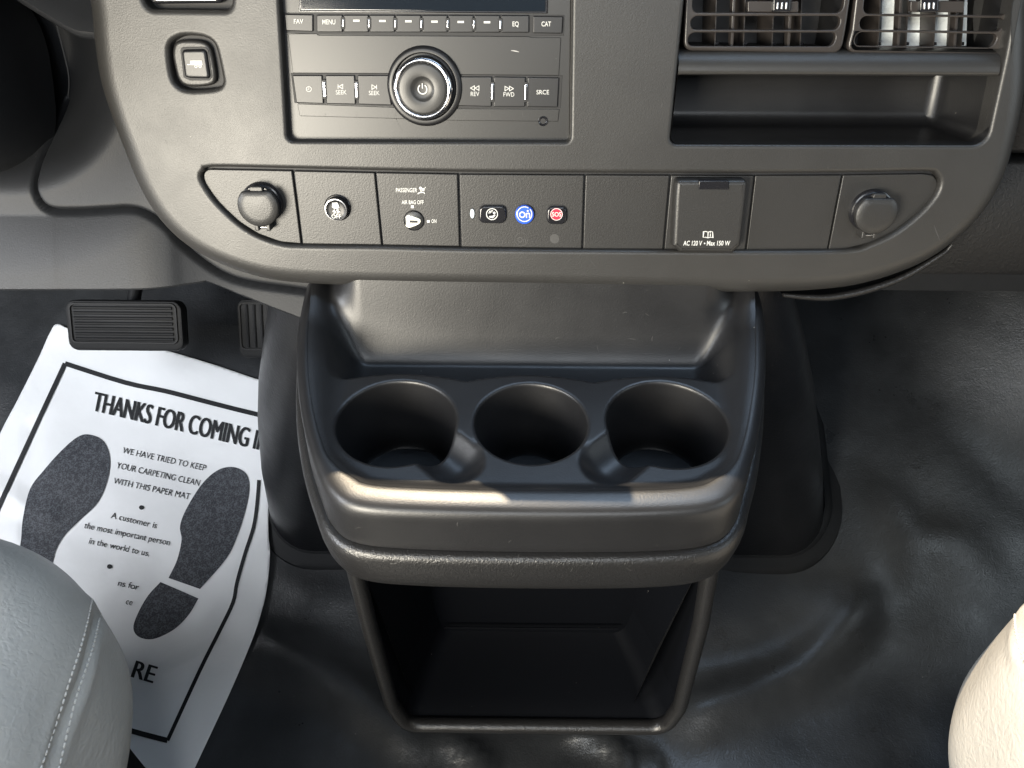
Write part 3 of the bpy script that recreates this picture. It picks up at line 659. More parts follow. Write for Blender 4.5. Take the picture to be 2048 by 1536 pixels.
# ================================================================== LOWER DASH, DRIVER SIDE
ld = thing('lower_dash', DW(-.35, -.17, -.04), 'grey plastic knee panel with a curved seam left of the centre panel', 'dash panel')
DL = -.030
g_px = [(30,230),(40,320),(45,350),(53,385),(68,411),(95,426),(150,427),(210,423),(255,420),(290,427),(330,452),(365,490),(405,524),(450,552),(500,568),(590,581),(660,590)]
gpath = [(q.x, q.y) for q in catmull([Vector((*D(x, y, DL), 0)) for x, y in g_px], 6)]
bowl = D(-95, 90, DL)
def lower_d(X, V):
    r = np.hypot((X-bowl[0])/.105, (V-bowl[1])/.098)
    d = DL - .075*(1-sst(.35, 1.12, r)) - .010*(1-sst(1.0, 1.7, r))
    # the surface swells out towards the bottom and runs back towards the bezel
    gy = np.interp(X, [p[0] for p in gpath[30:]], [p[1] for p in gpath[30:]])
    d = d + .34*np.clip(gy-.004-V, 0, .2)
    d = d - .010*sst(-.245, -.20, X)*sst(-.11, -.06, V)
    return d - .007*np.exp(-(pdist(X, V, gpath)/.0019)**2)
gpoly = gpath + [(0, gpath[-1][1]), (0, .3), (gpath[0][0], .3)]
bott = [(D(x, y, dd)) for x, y, dd in [(-300,580,-.010),(0,578,-.012),(180,577,-.013),(380,573,-.014),(402,571,-.015),(470,592,-.021),(540,615,-.023),(598,634,-.024),(640,640,-.025)]]
bpoly = bott + [(.05, .3), (-.8, .3), (-.8, bott[0][1])]
def toD(v): return [DW(p.x, p.y, p.z) for p in v]
v, f = field(-.62, -.13, -.22, .17, .0014, lambda X, Y: inpoly(X, Y, gpoly), [gpath], lower_d)
mesh('column_surround', toD(v), [q for q in f], M['lower'], ld)
v, f = field(-.62, -.10, -.26, .17, .0014, lambda X, Y: ~inpoly(X, Y, gpoly) & inpoly(X, Y, bpoly), [gpath, bott], lower_d)
mesh('knee_panel', toD(v), f, M['lower'], ld)
# return edge under the knee panel
mb = MB(); ed = [(p.x, p.y) for p in catmull([Vector((*q, 0)) for q in bott], 6)]
edd = lower_d(np.array([p[0] for p in ed]), np.array([p[1] for p in ed]))
mb.rings([[DW(p[0], p[1], d) for p, d in zip(ed, edd)], [DW(p[0], p[1]-.0015, d-.0008) for p, d in zip(ed, edd)], [DW(p[0], p[1]-.002, d-.004) for p, d in zip(ed, edd)], [DW(p[0], p[1], d-.05) for p, d in zip(ed, edd)]], False)
mb.build('return_edge', M['lower'], ld)
# ledge of the instrument cluster trim
DQ = -.012
lg = [Vector((*D(x, y, DQ), 0)) for x, y in [(-40,-60),(20,-10),(62,18),(105,44),(140,64),(165,72),(215,76),(240,77)]]
lg = [(p.x, p.y) for p in catmull(lg, 6)]
mb = MB(); mb.rings([[DW(p[0]+.010, p[1]+.05, DQ-.03) for p in lg], [DW(p[0]+.002, p[1]+.012, DQ-.004) for p in lg], [DW(p[0], p[1]+.003, DQ) for p in lg], [DW(p[0], p[1], DQ-.001) for p in lg], [DW(p[0], p[1]-.002, DQ-.004) for p in lg], [DW(p[0], p[1]-.001, DQ-.06) for p in lg]], False)
mb.build('cluster_ledge', M['lower'], ld)
# steering column shroud
sc_ = thing('steering_column', DW(bowl[0]-.01, bowl[1]-.05, -.05), 'dark steering column shroud in the top left corner', 'steering column')
c0 = Vector((-.445, .56, .70)); c1 = Vector((-.52, .13, .93)); ax = (c1-c0).normalized(); sx_ = Vector((1, 0, 0)); sz_ = sx_.cross(ax).normalized()*-1
def crec(t_, a, b, n=44):
    c_ = c0.lerp(c1, t_)
    return [c_+sx_*(a*math.copysign(abs(math.cos(2*math.pi*k/n))**.7, math.cos(2*math.pi*k/n)))+sz_*(b*math.copysign(abs(math.sin(2*math.pi*k/n))**.7, math.sin(2*math.pi*k/n))) for k in range(n)]
mb = MB(); mb.rings([crec(-.1, .070, .075), crec(.25, .070, .075), crec(.5, .066, .070), crec(.72, .058, .060), crec(.80, .048, .05), crec(.82, .03, .03)][::-1], True, True); mb.build('shroud', M['lower'], sc_)
wh = [c1+(sx_*math.cos(2*math.pi*k/64)+sz_*math.sin(2*math.pi*k/64))*.185 for k in range(64)]
mb = MB(); mb.tube(wh, .016, 14, True); sw_ = mb.build('wheel_rim', M['rubber'], sc_)
mb = MB(); mb.rings([[c1+ax*d_+sx_*(r_*1.15*math.cos(2*math.pi*k/40))+sz_*(r_*math.sin(2*math.pi*k/40)) for k in range(40)] for r_, d_ in ((.05,-.05),(.085,-.03),(.09,-.005),(.08,.012),(.04,.02),(.002,.022))], True, True); mb.build('wheel_hub', M['rubber'], sc_)
for an in (0, 180, 270):
    q = sx_*math.cos(R(an))+sz_*math.sin(R(an)); mb = MB(); mb.tube([c1+q*.07-ax*.012, c1+q*.13-ax*.01, c1+q*.183], [.02,.016,.012], 12); mb.build('wheel_spoke', M['rubber'], sc_)

# ================================================================== RIGHT SIDE DASH
gb = thing('glove_box', DW(.55, -.2, -.09), 'dark grained glove box front right of the centre panel', 'glove box')
DG = -.050
gx0 = .350
def gpan(name, pts, d0, tilt, m_):
    P = ccw(pts); n = []
    mb_ = MB(); o = inset(P, .004); mb_.rings([[DW(p.x, p.y, DG+d0-.03) for p in P], [DW(p.x, p.y, DG+d0-.004) for p in P], [DW(p.x, p.y, DG+d0) for p in inset(P, .0035)]]); plate_mb(mb_, inset(P, .0035), [], DG+d0)
    return mb_.build(name, m_, gb, True, 50)
ys = D(2035, 316, DG)[1]
gpan('upper_pad', [(gx0, ys+.003), (.85, ys+.006), (.85, .16), (gx0, .16)], 0, 0, M['pad'])
gpan('door', [(.27, ys-.0035), (.85, ys-.001), (.85, ys-.085), (.40, ys-.10), (.27, ys-.10)], -.004, 0, M['pad'])
mb = MB(); yb = ys-.10
mb.rings([[DW(x, yb+.004*math.sin(3*x), DG-.004) for x in np.linspace(.16, .85, 20)], [DW(x, yb-.012, DG-.006) for x in np.linspace(.16, .85, 20)], [DW(x, yb-.045, DG-.10) for x in np.linspace(.16, .85, 20)], [DW(x, yb-.03, DG-.30) for x in np.linspace(.16, .85, 20)]], False)
mb.build('underside', M['rubber'], gb)
# textured trim strip under the bezel edge and bracket beneath
ts = thing('trim_strip', onY(1700, 590, .46), 'thin grained strip under the lower right edge of the centre panel', 'trim strip')
tpts = [D(x, y, -.018) for x, y in [(1566,590),(1610,594),(1665,594),(1738,579),(1811,552),(1884,508),(1903,490)]]
tpth = catmull([DW(p[0], p[1], -.018) for p in tpts], 6)
mb = MB(); mb.tube(tpth, [.0016+.0014*math.sin(math.pi*min(1, i/ (len(tpth)-1)*1.1)) for i in range(len(tpth))], 10); mb.build('strip', M['band'], ts)
mb = MB(); mb.rings([[p+DN*-.002 for p in tpth], [p+DU*-.001+DN*-.03 for p in tpth], [p+DU*.004+DN*-.10 for p in tpth]], False); mb.build('bracket', M['rubber'], ts)

# ================================================================== ENGINE COVER
ec = thing('engine_cover', (.05, .57, fz(.05, .57)), 'black vinyl engine cover bulging out behind the cup holder console', 'engine cover')
sec = [(.66,-.172,.20,.52,.05),(.60,-.194,.222,.515,.05),(.52,-.213,.246,.512,.055),(.45,-.237,.280,.518,.06),(.38,-.262,.312,.532,.065),(.30,-.286,.345,.550,.07),(.20,-.308,.384,.568,.07),(.10,-.320,.416,.576,.07),(.02,-.322,.428,.578,.07),(-.02,-.322,.428,.578,.07)]
def csec(z, xl, xr, yf, r, grow=0.0):
    P = rpoly([(xl-grow, yf-grow), (xr+grow, yf-grow), (xr+grow+.03, 1.05), (xl-grow-.03, 1.05)], [r+grow, r+grow, .01, .01], 10)
    return [Vector((p.x, p.y, z)) for p in P]
def interp_sec(z):
    for a, b in zip(sec[:-1], sec[1:]):
        if b[0] <= z <= a[0]:
            t = (a[0]-z)/(a[0]-b[0]); return tuple(a[k]+(b[k]-a[k])*t for k in range(5))
mb = MB(); zs = np.linspace(.659, -.019, 40)
mb.rings([csec(*((z,)+interp_sec(z)[1:])) for z in zs][::-1]); mb.build('hood', M['cover'], ec)
fl = [Vector((p.x, p.y, 0)) for p in csec(0, *interp_sec(.07)[1:])]
def foot(grow, dz):
    out = []
    for p in csec(0, *interp_sec(.07)[1:], grow=grow): out.append(Vector((p.x, p.y, fz(p.x, p.y)+dz-.03*float(sst(.62, .82, np.array(p.y))))))
    return out
mb = MB(); mb.rings([foot(-.008,.012), foot(.0005,.010), foot(.002,.008), foot(.001,.006), foot(.004,.005), foot(.010,.004), foot(.016,.0025), foot(.018,-.004)][::-1]); mb.build('sealing_flange', M['rubber'], ec)

# ================================================================== CONSOLE
cs = thing('cup_holder_console', (.017, .42, .14), 'black plastic console with three cup holders over an open bin', 'console')
op = [(-.168,.512),(-.166,.480),(-.163,.448),(-.154,.402),(-.141,.360),(-.126,.325),(-.115,.305),(-.098,.2930),(-.06,.2888),(.017,.2875),(.09,.2890),(.128,.2945),(.146,.309),(.157,.333),(.169,.362),(.183,.407),(.193,.453),(.198,.485),(.200,.512)]
opath = [Vector((p.x, p.y)) for p in catmull([Vector((*q, 0)) for q in op], 6)]
def lipz(y): return .5345 + .017*float(sst(.335, .50, np.array([y]))[0])
def offs(path, a):                       # outward offset of the open path (outside is on its right hand... towards -y)
    out = []
    for i, p in enumerate(path):
        t = (path[min(i+1, len(path)-1)]-path[max(i-1, 0)]).normalized(); out.append(p+Vector((t.y, -t.x))*a)
    return out
cups = [(-.0805, .3715, .0415), (.0135, .3720, .0392), (.1085, .3725, .0418)]
scoops = [((-.0375, .3350), (-.060, .357)), ((.0650, .3350), (.088, .357))]
def rimw(y): return .0085+.0105*float(1-sst(.298, .335, np.array(y)))
inner = [(q.x, q.y) for q in [offs(opath, -rimw(p.y)+.001)[i] for i, p in enumerate(opath)]]
def deck_z(X, Y):
    X = np.asarray(X, float); Y = np.asarray(Y, float)
    dist = pdist(X, Y, inner)
    lz = .5345+.017*sst(.335, .50, Y); wd = .010+.022*sst(.33, .45, Y)
    z = .5300 + (lz-.53)*(1-sst(0, 1, dist/wd))
    wave = .4215-.0075*np.minimum.reduce([np.clip(np.abs(X-c[0])/.047, 0, 1)**2 for c in cups])
    side = sst(.012, .040, dist)           # the trough ends before the side walls
    tr = sst(-.001, .008, Y-wave)*side
    z = z - .024*tr
    z = z + .120*sst(.456, .512, Y)*(.1+.9*side)
    z = np.minimum(z, .578+.05*np.clip(z-.578, 0, 1))
    for (a, b) in scoops:
        d = pdist(X, Y, [a, b]); z = z - .0125*np.clip(1-(d/.0205)**2, 0, 1)**1.25
    return z
def dz1(x, y): return float(deck_z(np.array([x]), np.array([y]))[0])
RIMW = .0028
ipoly = inner + [(inner[-1][0], .513), (inner[0][0], .513)]
borders = [inner] + [[(c[0]+(c[2]+RIMW)*math.cos(a), c[1]+(c[2]+RIMW)*math.sin(a)) for a in np.linspace(0, 2*math.pi, 97)] for c in cups]
def keepdeck(X, Y):
    k = inpoly(X, Y, ipoly)
    for c in cups: k &= np.hypot(X-c[0], Y-c[1]) > c[2]+RIMW
    return k
v, f = field(-.18, .21, .285, .512, .0016, keepdeck, borders, deck_z)
tray = mesh('tray', v, f, M['console'], cs)
def sweep(name, prof, m_, parent=cs, zfun=lipz):
    mb_ = MB(); rr_ = []
    for o, dz in prof:
        row = []
        for i, q in enumerate(opath):
            t_ = (opath[min(i+1, len(opath)-1)]-opath[max(i-1, 0)]).normalized(); oo, dd = (o, dz) if not callable(o) else o(q.y)
            row.append(Vector((q.x+t_.y*oo, q.y-t_.x*oo, zfun(q.y)+dd)))
        rr_.append(row)
    mb_.rings(rr_, False); return mb_.build(name, m_, parent, True, 50)
def rprof(k):
    def g(y):
        w_ = rimw(y); hgt = .0075+.0085*float(1-sst(.298, .335, np.array(y)))
        if k == -2: return (-w_-.001, -.0012)
        if k == -1: return (-w_+.0006, .0002)
        U_ = (0,.14,.30,.46,.60,.72,.82,.89,.945,.98,1.0)[k]; F_ = (0,.002,.012,.035,.07,.12,.20,.32,.49,.73,1.0)[k]
        fb = float(1-sst(.298, .335, np.array(y))); a = math.pi/2*k/10
        U_ = U_*fb+(1-fb)*math.sin(a); F_ = F_*fb+(1-fb)*(1-math.cos(a))
        return (-w_+.0016+(w_-.0004)*U_, .0006-hgt*F_)
    return g
fr = [(rprof(k), 0) for k in range(-2, 11)]
fr += [(.0020,-.027),(.0025,-.034),(.0020,-.0365),(-.001,-.038)]
sweep('rim', fr, M['console'])
bd = [(-.001,-.0375),(.0035,-.0372),(.0062,-.0385),(.0082,-.0415),(.0092,-.047),(.0088,-.056),(.0074,-.066),(.0050,-.0735),(.0015,-.0775),(-.006,-.079),(-.030,-.079)]
sweep('trim_band', bd, M['band'])
for k, c in enumerate(cups):
    n = 72; mb = MB(); rs = []
    R0 = c[2]
    prof = [(RIMW, 0), (RIMW*.55, -.0002), (RIMW*.25, -.0008), (RIMW*.06, -.0018), (0, -.0034)]
    for o, dz in prof:
        an = np.arange(n)*2*math.pi/n; xx = c[0]+(R0+o)*np.cos(an); yy = c[1]+(R0+o)*np.sin(an)
        rs.append([Vector(q) for q in zip(xx, yy, deck_z(xx, yy)+dz)])
    tap = .74 if k == 1 else .86
    for s in np.linspace(.1, 1, 10):
        r = R0*(1-(1-tap)*s); zb = .4665
        rs.append([Vector((c[0]+r*math.cos(2*math.pi*i/n), c[1]+r*math.sin(2*math.pi*i/n), (rs[4][i].z)*(1-s)+zb*s)) for i in range(n)])
    r = R0*tap; rs.append([Vector((c[0]+(r-.003)*math.cos(2*math.pi*i/n), c[1]+(r-.003)*math.sin(2*math.pi*i/n), .4640)) for i in range(n)])
    mb.rings(rs[::-1], True, True); cup = mb.build('cup_holder', M['console'], cs, True, 70)
    mb = MB(); rr_ = r-.0028
    mb.rings([[Vector((c[0]+q*math.cos(2*math.pi*i/n), c[1]+q*math.sin(2*math.pi*i/n), z)) for i in range(n)] for q, z in ((rr_,.4635),(rr_,.4664),(rr_-.0008,.4672),(rr_-.004,.4668),(.001,.4664))][::-1], True, True); mb.build('rubber_insert', M['rubber'], cup)
# open bin below
YB = .332
rim_px = [(702,1080),(709,1130),(737,1245),(783,1406),(812,1448),(1330,1454),(1360,1412),(1402,1245),(1421,1130),(1428,1080)]
rp = [onY(x, y, YB) for x, y in rim_px]
rp2 = rpoly([(p.x, p.z) for p in [rp[0], rp[1], rp[2], rp[3], rp[4], rp[5], rp[6], rp[7], rp[8], rp[9]]], [.001,.03,.08,.02,.02,.02,.02,.08,.03,.001], 8)
rimp = [Vector((p.x, YB, p.y)) for p in rp2]
mb = MB(); n = 14; up_ = []
for i, p in enumerate(rimp):
    t = (rimp[min(i+1, len(rimp)-1)]-rimp[max(i-1, 0)]).normalized(); nn = Vector((t.z, 0, -t.x))
    up_.append([p+nn*(.0068*math.cos(2*math.pi*k/n))+Vector((0, -.0080*math.sin(2*math.pi*k/n), 0)) for k in range(n)])
mb.rings(up_); rimo = mb.build('bin_rim', M['band'], cs)
def shrink(k, dz, y, cx=.022, dx=0.0):   # rim outline narrowed and lifted, at depth y
    return [Vector((cx+(p.x-cx)*k+dx, y, p.z+dz*max(0, min(1, (.30-p.z)/.12)))) for p in rimp]
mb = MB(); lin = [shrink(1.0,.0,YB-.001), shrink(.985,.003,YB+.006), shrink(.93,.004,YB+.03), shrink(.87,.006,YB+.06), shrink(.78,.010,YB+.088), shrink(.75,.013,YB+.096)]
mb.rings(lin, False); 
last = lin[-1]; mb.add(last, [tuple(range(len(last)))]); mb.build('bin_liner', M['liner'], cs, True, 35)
mb = MB(); mb.tube([Vector((-.070, YB+.088, .172)), Vector((.0, YB+.088, .1715)), Vector((.115, YB+.088, .172))], .0012, 8); 
mb.build('liner_crease', M['liner'], cs)
# outer body
def body(k, y, ex=0.0): return [Vector((.018+(p.x-.018)*k, y, p.z-ex)) for p in rimp]
mb = MB(); mb.rings([body(1.02, YB+.002, .003), body(1.05, YB+.012, .006), body(1.10, YB+.05, .004), body(1.15, YB+.10, -.004), body(1.17, YB+.17, -.015), body(1.18, YB+.26, -.02)][::-1], False); mb.build('body', M['console'], cs)
# tall side walls that carry the tray back to the dash
for s, xs_ in ((0, [(-.118,.335),(-.136,.37),(-.150,.42),(-.158,.50)]), (1, [(.148,.335),(.166,.37),(.180,.42),(.190,.50)])):
    pth = catmull([Vector((*q, 0)) for q in xs_], 8); mb = MB()
    mb.rings([[Vector((p.x+(.004 if s else -.004), p.y, lipz(p.y)-.06)) for p in pth], [Vector((p.x, p.y, lipz(p.y)-.10)) for p in pth], [Vector((p.x+(-.012 if s else .012), p.y+.006, lipz(p.y)-.24)) for p in pth], [Vector((p.x+(-.02 if s else .02), p.y+.02, .14)) for p in pth]], False)
    mb.build('side_panel', M['band'], cs)

# ================================================================== PEDALS
def pedal(name, px, y, label, ribs_h, rib):
    P = [onY(a, b, y) for a, b in px]; cx = sum(p.x for p in P)/len(P); cz = sum(p.z for p in P)/len(P)
    t = thing(name, (cx, y, min(p.z for p in P)), label, 'pedal')
    ctr = Vector((cx, y, cz)); tl = R(-28)      # pad leans back
    def W(x, z, d):
        return ctr + Vector((x, 0, 0)) + Vector((0, math.sin(R(32)), math.cos(R(32))))*z + Vector((0, -math.cos(R(32)), math.sin(R(32))))*d
    w2 = (max(p.x for p in P)-min(p.x for p in P))/2; h2 = (max(p.z for p in P)-min(p.z for p in P))/2*.93
    o = ccw(rpoly([(-w2,-h2),(w2,-h2),(w2,h2),(-w2,h2)], .012, 6))
    mb_ = MB(); rs_ = [[W(p.x, p.y, -.016) for p in o], [W(p.x, p.y, -.004) for p in o], [W(p.x, p.y, -.001) for p in inset(o, .0012)], [W(p.x, p.y, 0) for p in inset(o, .004)]]
    mb_.rings(rs_, True, False, True); pad_ = mb_.build('pad', M['rubber'], t, True, 45)
    fr_ = ccw(rpoly([(-w2*.93,-h2*.72),(w2*.93,-h2*.72),(w2*.93,h2*.92),(-w2*.93,h2*.92)], .008, 6)); fi = inset(fr_, .0035)
    mb_ = MB(); mb_.rings([[W(p.x, p.y, -.001) for p in fr_], [W(p.x, p.y, .002) for p in inset(fr_, .0008)], [W(p.x, p.y, .002) for p in inset(fr_, .0027)], [W(p.x, p.y, -.001) for p in fi]]); mb_.build('pad_border', M['rubber'], pad_)
    for k in range(ribs_h):
        s = -0.9+1.8*(k+.5)/ribs_h
        if rib == 'h': a, b = (-w2*.84, s*h2*.80+.10*h2), (w2*.84, s*h2*.80+.10*h2)
        else: a, b = (s*w2*.85, -h2*.62), (s*w2*.85, h2*.82)
        mb_ = MB(); mb_.tube([W(a[0], a[1], .0), W(b[0], b[1], .0)], .0022, 8); mb_.build('rib', M['rubber'], pad_)
    mb_ = MB(); mb_.tube([W(0, 0, -.012), W(0, .06, -.045), W(.0, .17, -.05), W(0, .28, -.03)], .008, 10); mb_.build('arm', M['rubber'], t)
    return t
pedal('brake_pedal', [(146,606),(350,612),(345,694),(152,692)], .74, 'wide ribbed rubber brake pedal above the paper mat', 7, 'h')
pedal('accelerator_pedal', [(488,606),(575,608),(575,708),(488,706)], .80, 'upright ribbed accelerator pedal half hidden by the engine cover', 6, 'v')

# ================================================================== PAPER MAT
def hom(src, dst):
    A = []; B = []
    for (x, y), (u, v_) in zip(src, dst):
        A.append([x, y, 1, 0, 0, 0, -u*x, -u*y]); B.append(u); A.append([0, 0, 0, x, y, 1, -v_*x, -v_*y]); B.append(v_)
    h = np.linalg.solve(np.array(A, float), np.array(B, float)); return np.append(h, 1).reshape(3, 3)
def paper_z(x, y):
    z = floor_z(x, y) + .006 + .0035*np.sin(8*x-5*y+1.0)*np.sin(9*y+2)
    z = z + .005*np.exp(-(((x+.62)/.04)**2+((y-.66)/.05)**2))
    for (x0, y0, x1, y1, hh, ww) in ((-.72,.66,-.61,.615,.0035,.020),(-.66,.72,-.63,.60,-.003,.018),(-.42,.44,-.36,.47,.0025,.016),(-.60,.86,-.42,.82,.002,.02),(-.66,.52,-.57,.50,.002,.02)):
        z = z + hh*np.clip(1-pdist(x, y, [(x0, y0), (x1, y1)])/ww, 0, 1)
    return z + .02*np.clip(x+.36, 0, 1)             # the sheet climbs a little where it meets the engine cover
def on_paper_many(pts, lift=0.0):
    P = np.array([[p[0], p[1]] for p in pts], float)
    RY = np.array(fw)[None]+np.array(cR)[None]*((P[:, 0:1]-1024)/FPX)+np.array(cU)[None]*((768-P[:, 1:2])/FPX)
    lo = np.full(len(P), .4); hi = np.full(len(P), 2.2); C = np.array(CAM)
    for _ in range(30):
        mid = (lo+hi)/2; Q = C+RY*mid[:, None]; up = Q[:, 2] > paper_z(Q[:, 0], Q[:, 1])+lift
        lo = np.where(up, mid, lo); hi = np.where(up, hi, mid)
    return [Vector(q) for q in C+RY*((lo+hi)/2)[:, None]]
def on_paper(px, py, lift=0.0): return on_paper_many([(px, py)], lift)[0]
pm = thing('paper_floor_mat', on_paper(150, 1300), 'white printed paper floor mat with black footprints on the driver side floor', 'paper mat')
edge_px = [(115,648),(150,662),(250,683),(335,702),(430,730),(510,757),(570,776),(566,850),(552,930),(538,1010),(537,1070),(540,1110),(533,1180),(518,1240),(496,1300),(462,1380),(425,1460),(378,1560),(340,1640),(150,1610),(-60,1540),(-220,1480),(-160,1320),(-80,1080),(-10,890),(35,800),(75,720),(100,665)]
ep = [Vector((p.x, p.y)) for p in catmull([Vector((*q, 0)) for q in edge_px], 5, True)]
def cdt(poly2, step):
    P = ccw(poly2); xs_ = [p.x for p in P]; ys_ = [p.y for p in P]
    X, Y = np.meshgrid(np.arange(min(xs_), max(xs_), step), np.arange(min(ys_), max(ys_), step))
    PP = [(p.x, p.y) for p in P]; k = inpoly(X, Y, PP) & (pdist(X, Y, PP+[PP[0]]) > step*.45)
    pts = list(P)+[Vector((x, y)) for x, y in zip(X[k], Y[k])]
    n = len(P); r = delaunay_2d_cdt(pts, [(i, (i+1) % n) for i in range(n)], [list(range(n))], 1, 1e-4)
    return r[0], [tuple(q) for q in r[2]]
def paper_part(name, shapes, lift, m_, smooth=True):
    sh = [(on_paper_many(v_, lift), f_) for v_, f_ in shapes]
    o = art(name, sh, None, m_, pm)
    if smooth: o.data.polygons.foreach_set('use_smooth', [True]*len(o.data.polygons))
    return o
sheet = paper_part('sheet', [cdt(ep, 5)], 0, M['paper'])
so = sheet.modifiers.new('thickness', 'SOLIDIFY'); so.thickness = .0004; so.offset = -1
def dens(pts, st=14):
    out = []
    for a, b in zip(pts[:-1], pts[1:]):
        n = max(1, int(math.hypot(b[0]-a[0], b[1]-a[1])/st)); out += [(a[0]+(b[0]-a[0])*i/n, a[1]+(b[1]-a[1])*i/n) for i in range(n)]
    return out+[pts[-1]]
bl_ = [(p.x, p.y) for p in catmull([Vector((*q, 0)) for q in [(-153,1345),(-90,1205),(0,1008),(70,856),(130,727)]], 4)]
bt_ = [(p.x, p.y) for p in catmull([Vector((*q, 0)) for q in [(130,727),(250,765),(330,782),(400,800),(470,818),(545,836)]], 4)]
br2 = [(p.x, p.y) for p in catmull([Vector((*q, 0)) for q in [(518,960),(514,1010),(507,1055),(490,1108),(474,1165),(466,1205),(440,1260),(400,1340),(335,1481)]], 4)]
bb_ = [(335,1481),(285,1468),(-153,1345)]
LIFT = .0011
for path, wd in ((bl_, 9.5), (bt_, 9.5), (br2, 7.5), (bb_, 11)):
    paper_part('border_line', [stroke(dens(path), wd)], LIFT, M['ink'])
def ptext(s, p0, p1, up, bold=.0, shear=0.0, name='lettering', lift=0.0):
    v_, f_, a, b = text_shape(s, bold, shear)
    ex = ((p1[0]-p0[0])/(b-a), (p1[1]-p0[1])/(b-a)); ey = (up[0]/CAPH, up[1]/CAPH)
    pts = [Vector((p0[0]+(q.x-a)*ex[0]+q.y*ey[0], p0[1]+(q.x-a)*ex[1]+q.y*ey[1])) for q in v_]
    return paper_part(name, [(pts, f_)], LIFT+lift, M['ink'], False)
for k in range(3): ptext('THANKS FOR COMING IN', (183+1.3*k,820.5+.35*k), (531+1.3*k,903+.35*k), (8,-40), .0, .0, lift=.0002*k)
ptext('WE HAVE TRIED TO KEEP', (245,906), (411,942), (2.5,-12.5), .0, .12)
ptext('YOUR CARPETING CLEAN', (233,936), (399,972), (2.5,-12.5), .0, .12)
ptext('WITH THIS PAPER MAT', (227,967), (379,999), (2.5,-12.5), .0, .12)
ptext('A customer is', (221,1036), (313,1057), (2.5,-13), .0, .14)
ptext('the most important person', (168,1056), (339,1091), (2.5,-13), .0, .14)
ptext('in the world to us.', (177,1087), (298,1113), (2.5,-13), .0, .14)
ptext('ns for', (235,1171), (277,1180.5), (2.5,-13), .0, .14)
ptext('ce', (251,1208), (264,1211), (2.5,-13), .0, .14)
for k in range(3): ptext('RE', (261+1.3*k,1353.5+.35*k), (303+1.3*k,1366+.35*k), (12,-35), .0, .0, lift=.0002*k)
paper_part('dot', [poly(circ((283,1015), 5.2, 20, 4.6))], LIFT, M['ink'], False)
paper_part('dot', [poly(circ((219,1133), 5.2, 20, 4.6))], LIFT, M['ink'], False)
def foot_print(name, px):
    P = [Vector((p.x, p.y)) for p in catmull([Vector((*q, 0)) for q in px], 5, True)]
    return paper_part(name, [cdt(P, 9)], LIFT*.8, M['sole'])
foot_print('sole_print', [(179,869),(207,882),(220,915),(216,957),(197,1003),(158,1042),(130,1070),(112,1100),(98,1140),(60,1130),(38,1115),(42,1080),(46,1035),(60,978),(88,940),(123,901),(155,874)])
def mixpoly(groups):
    out = []
    for kind, pts in groups: out += [(p.x, p.y) for p in catmull([Vector((*q, 0)) for q in pts], 6)] if kind == 'c' else pts
    return [Vector(q) for q in out]
rs_ = mixpoly([('c', [(400,1178),(454,1115),(478,1063),(492,1017),(499,975),(492,947),(467,934),(436,940),(404,968),(373,1017),(360,1052),(363,1080),(354,1120),(337,1156)])])
paper_part('sole_print', [cdt(rs_, 9)], LIFT*.8, M['sole'])
hs_ = mixpoly([('c', [(397,1197),(377,1230),(349,1258),(314,1276),(290,1278),(272,1269),(267,1251),(279,1220),(297,1190),(321,1164)])])
paper_part('heel_print', [cdt(hs_, 9)], LIFT*.8, M['sole'])

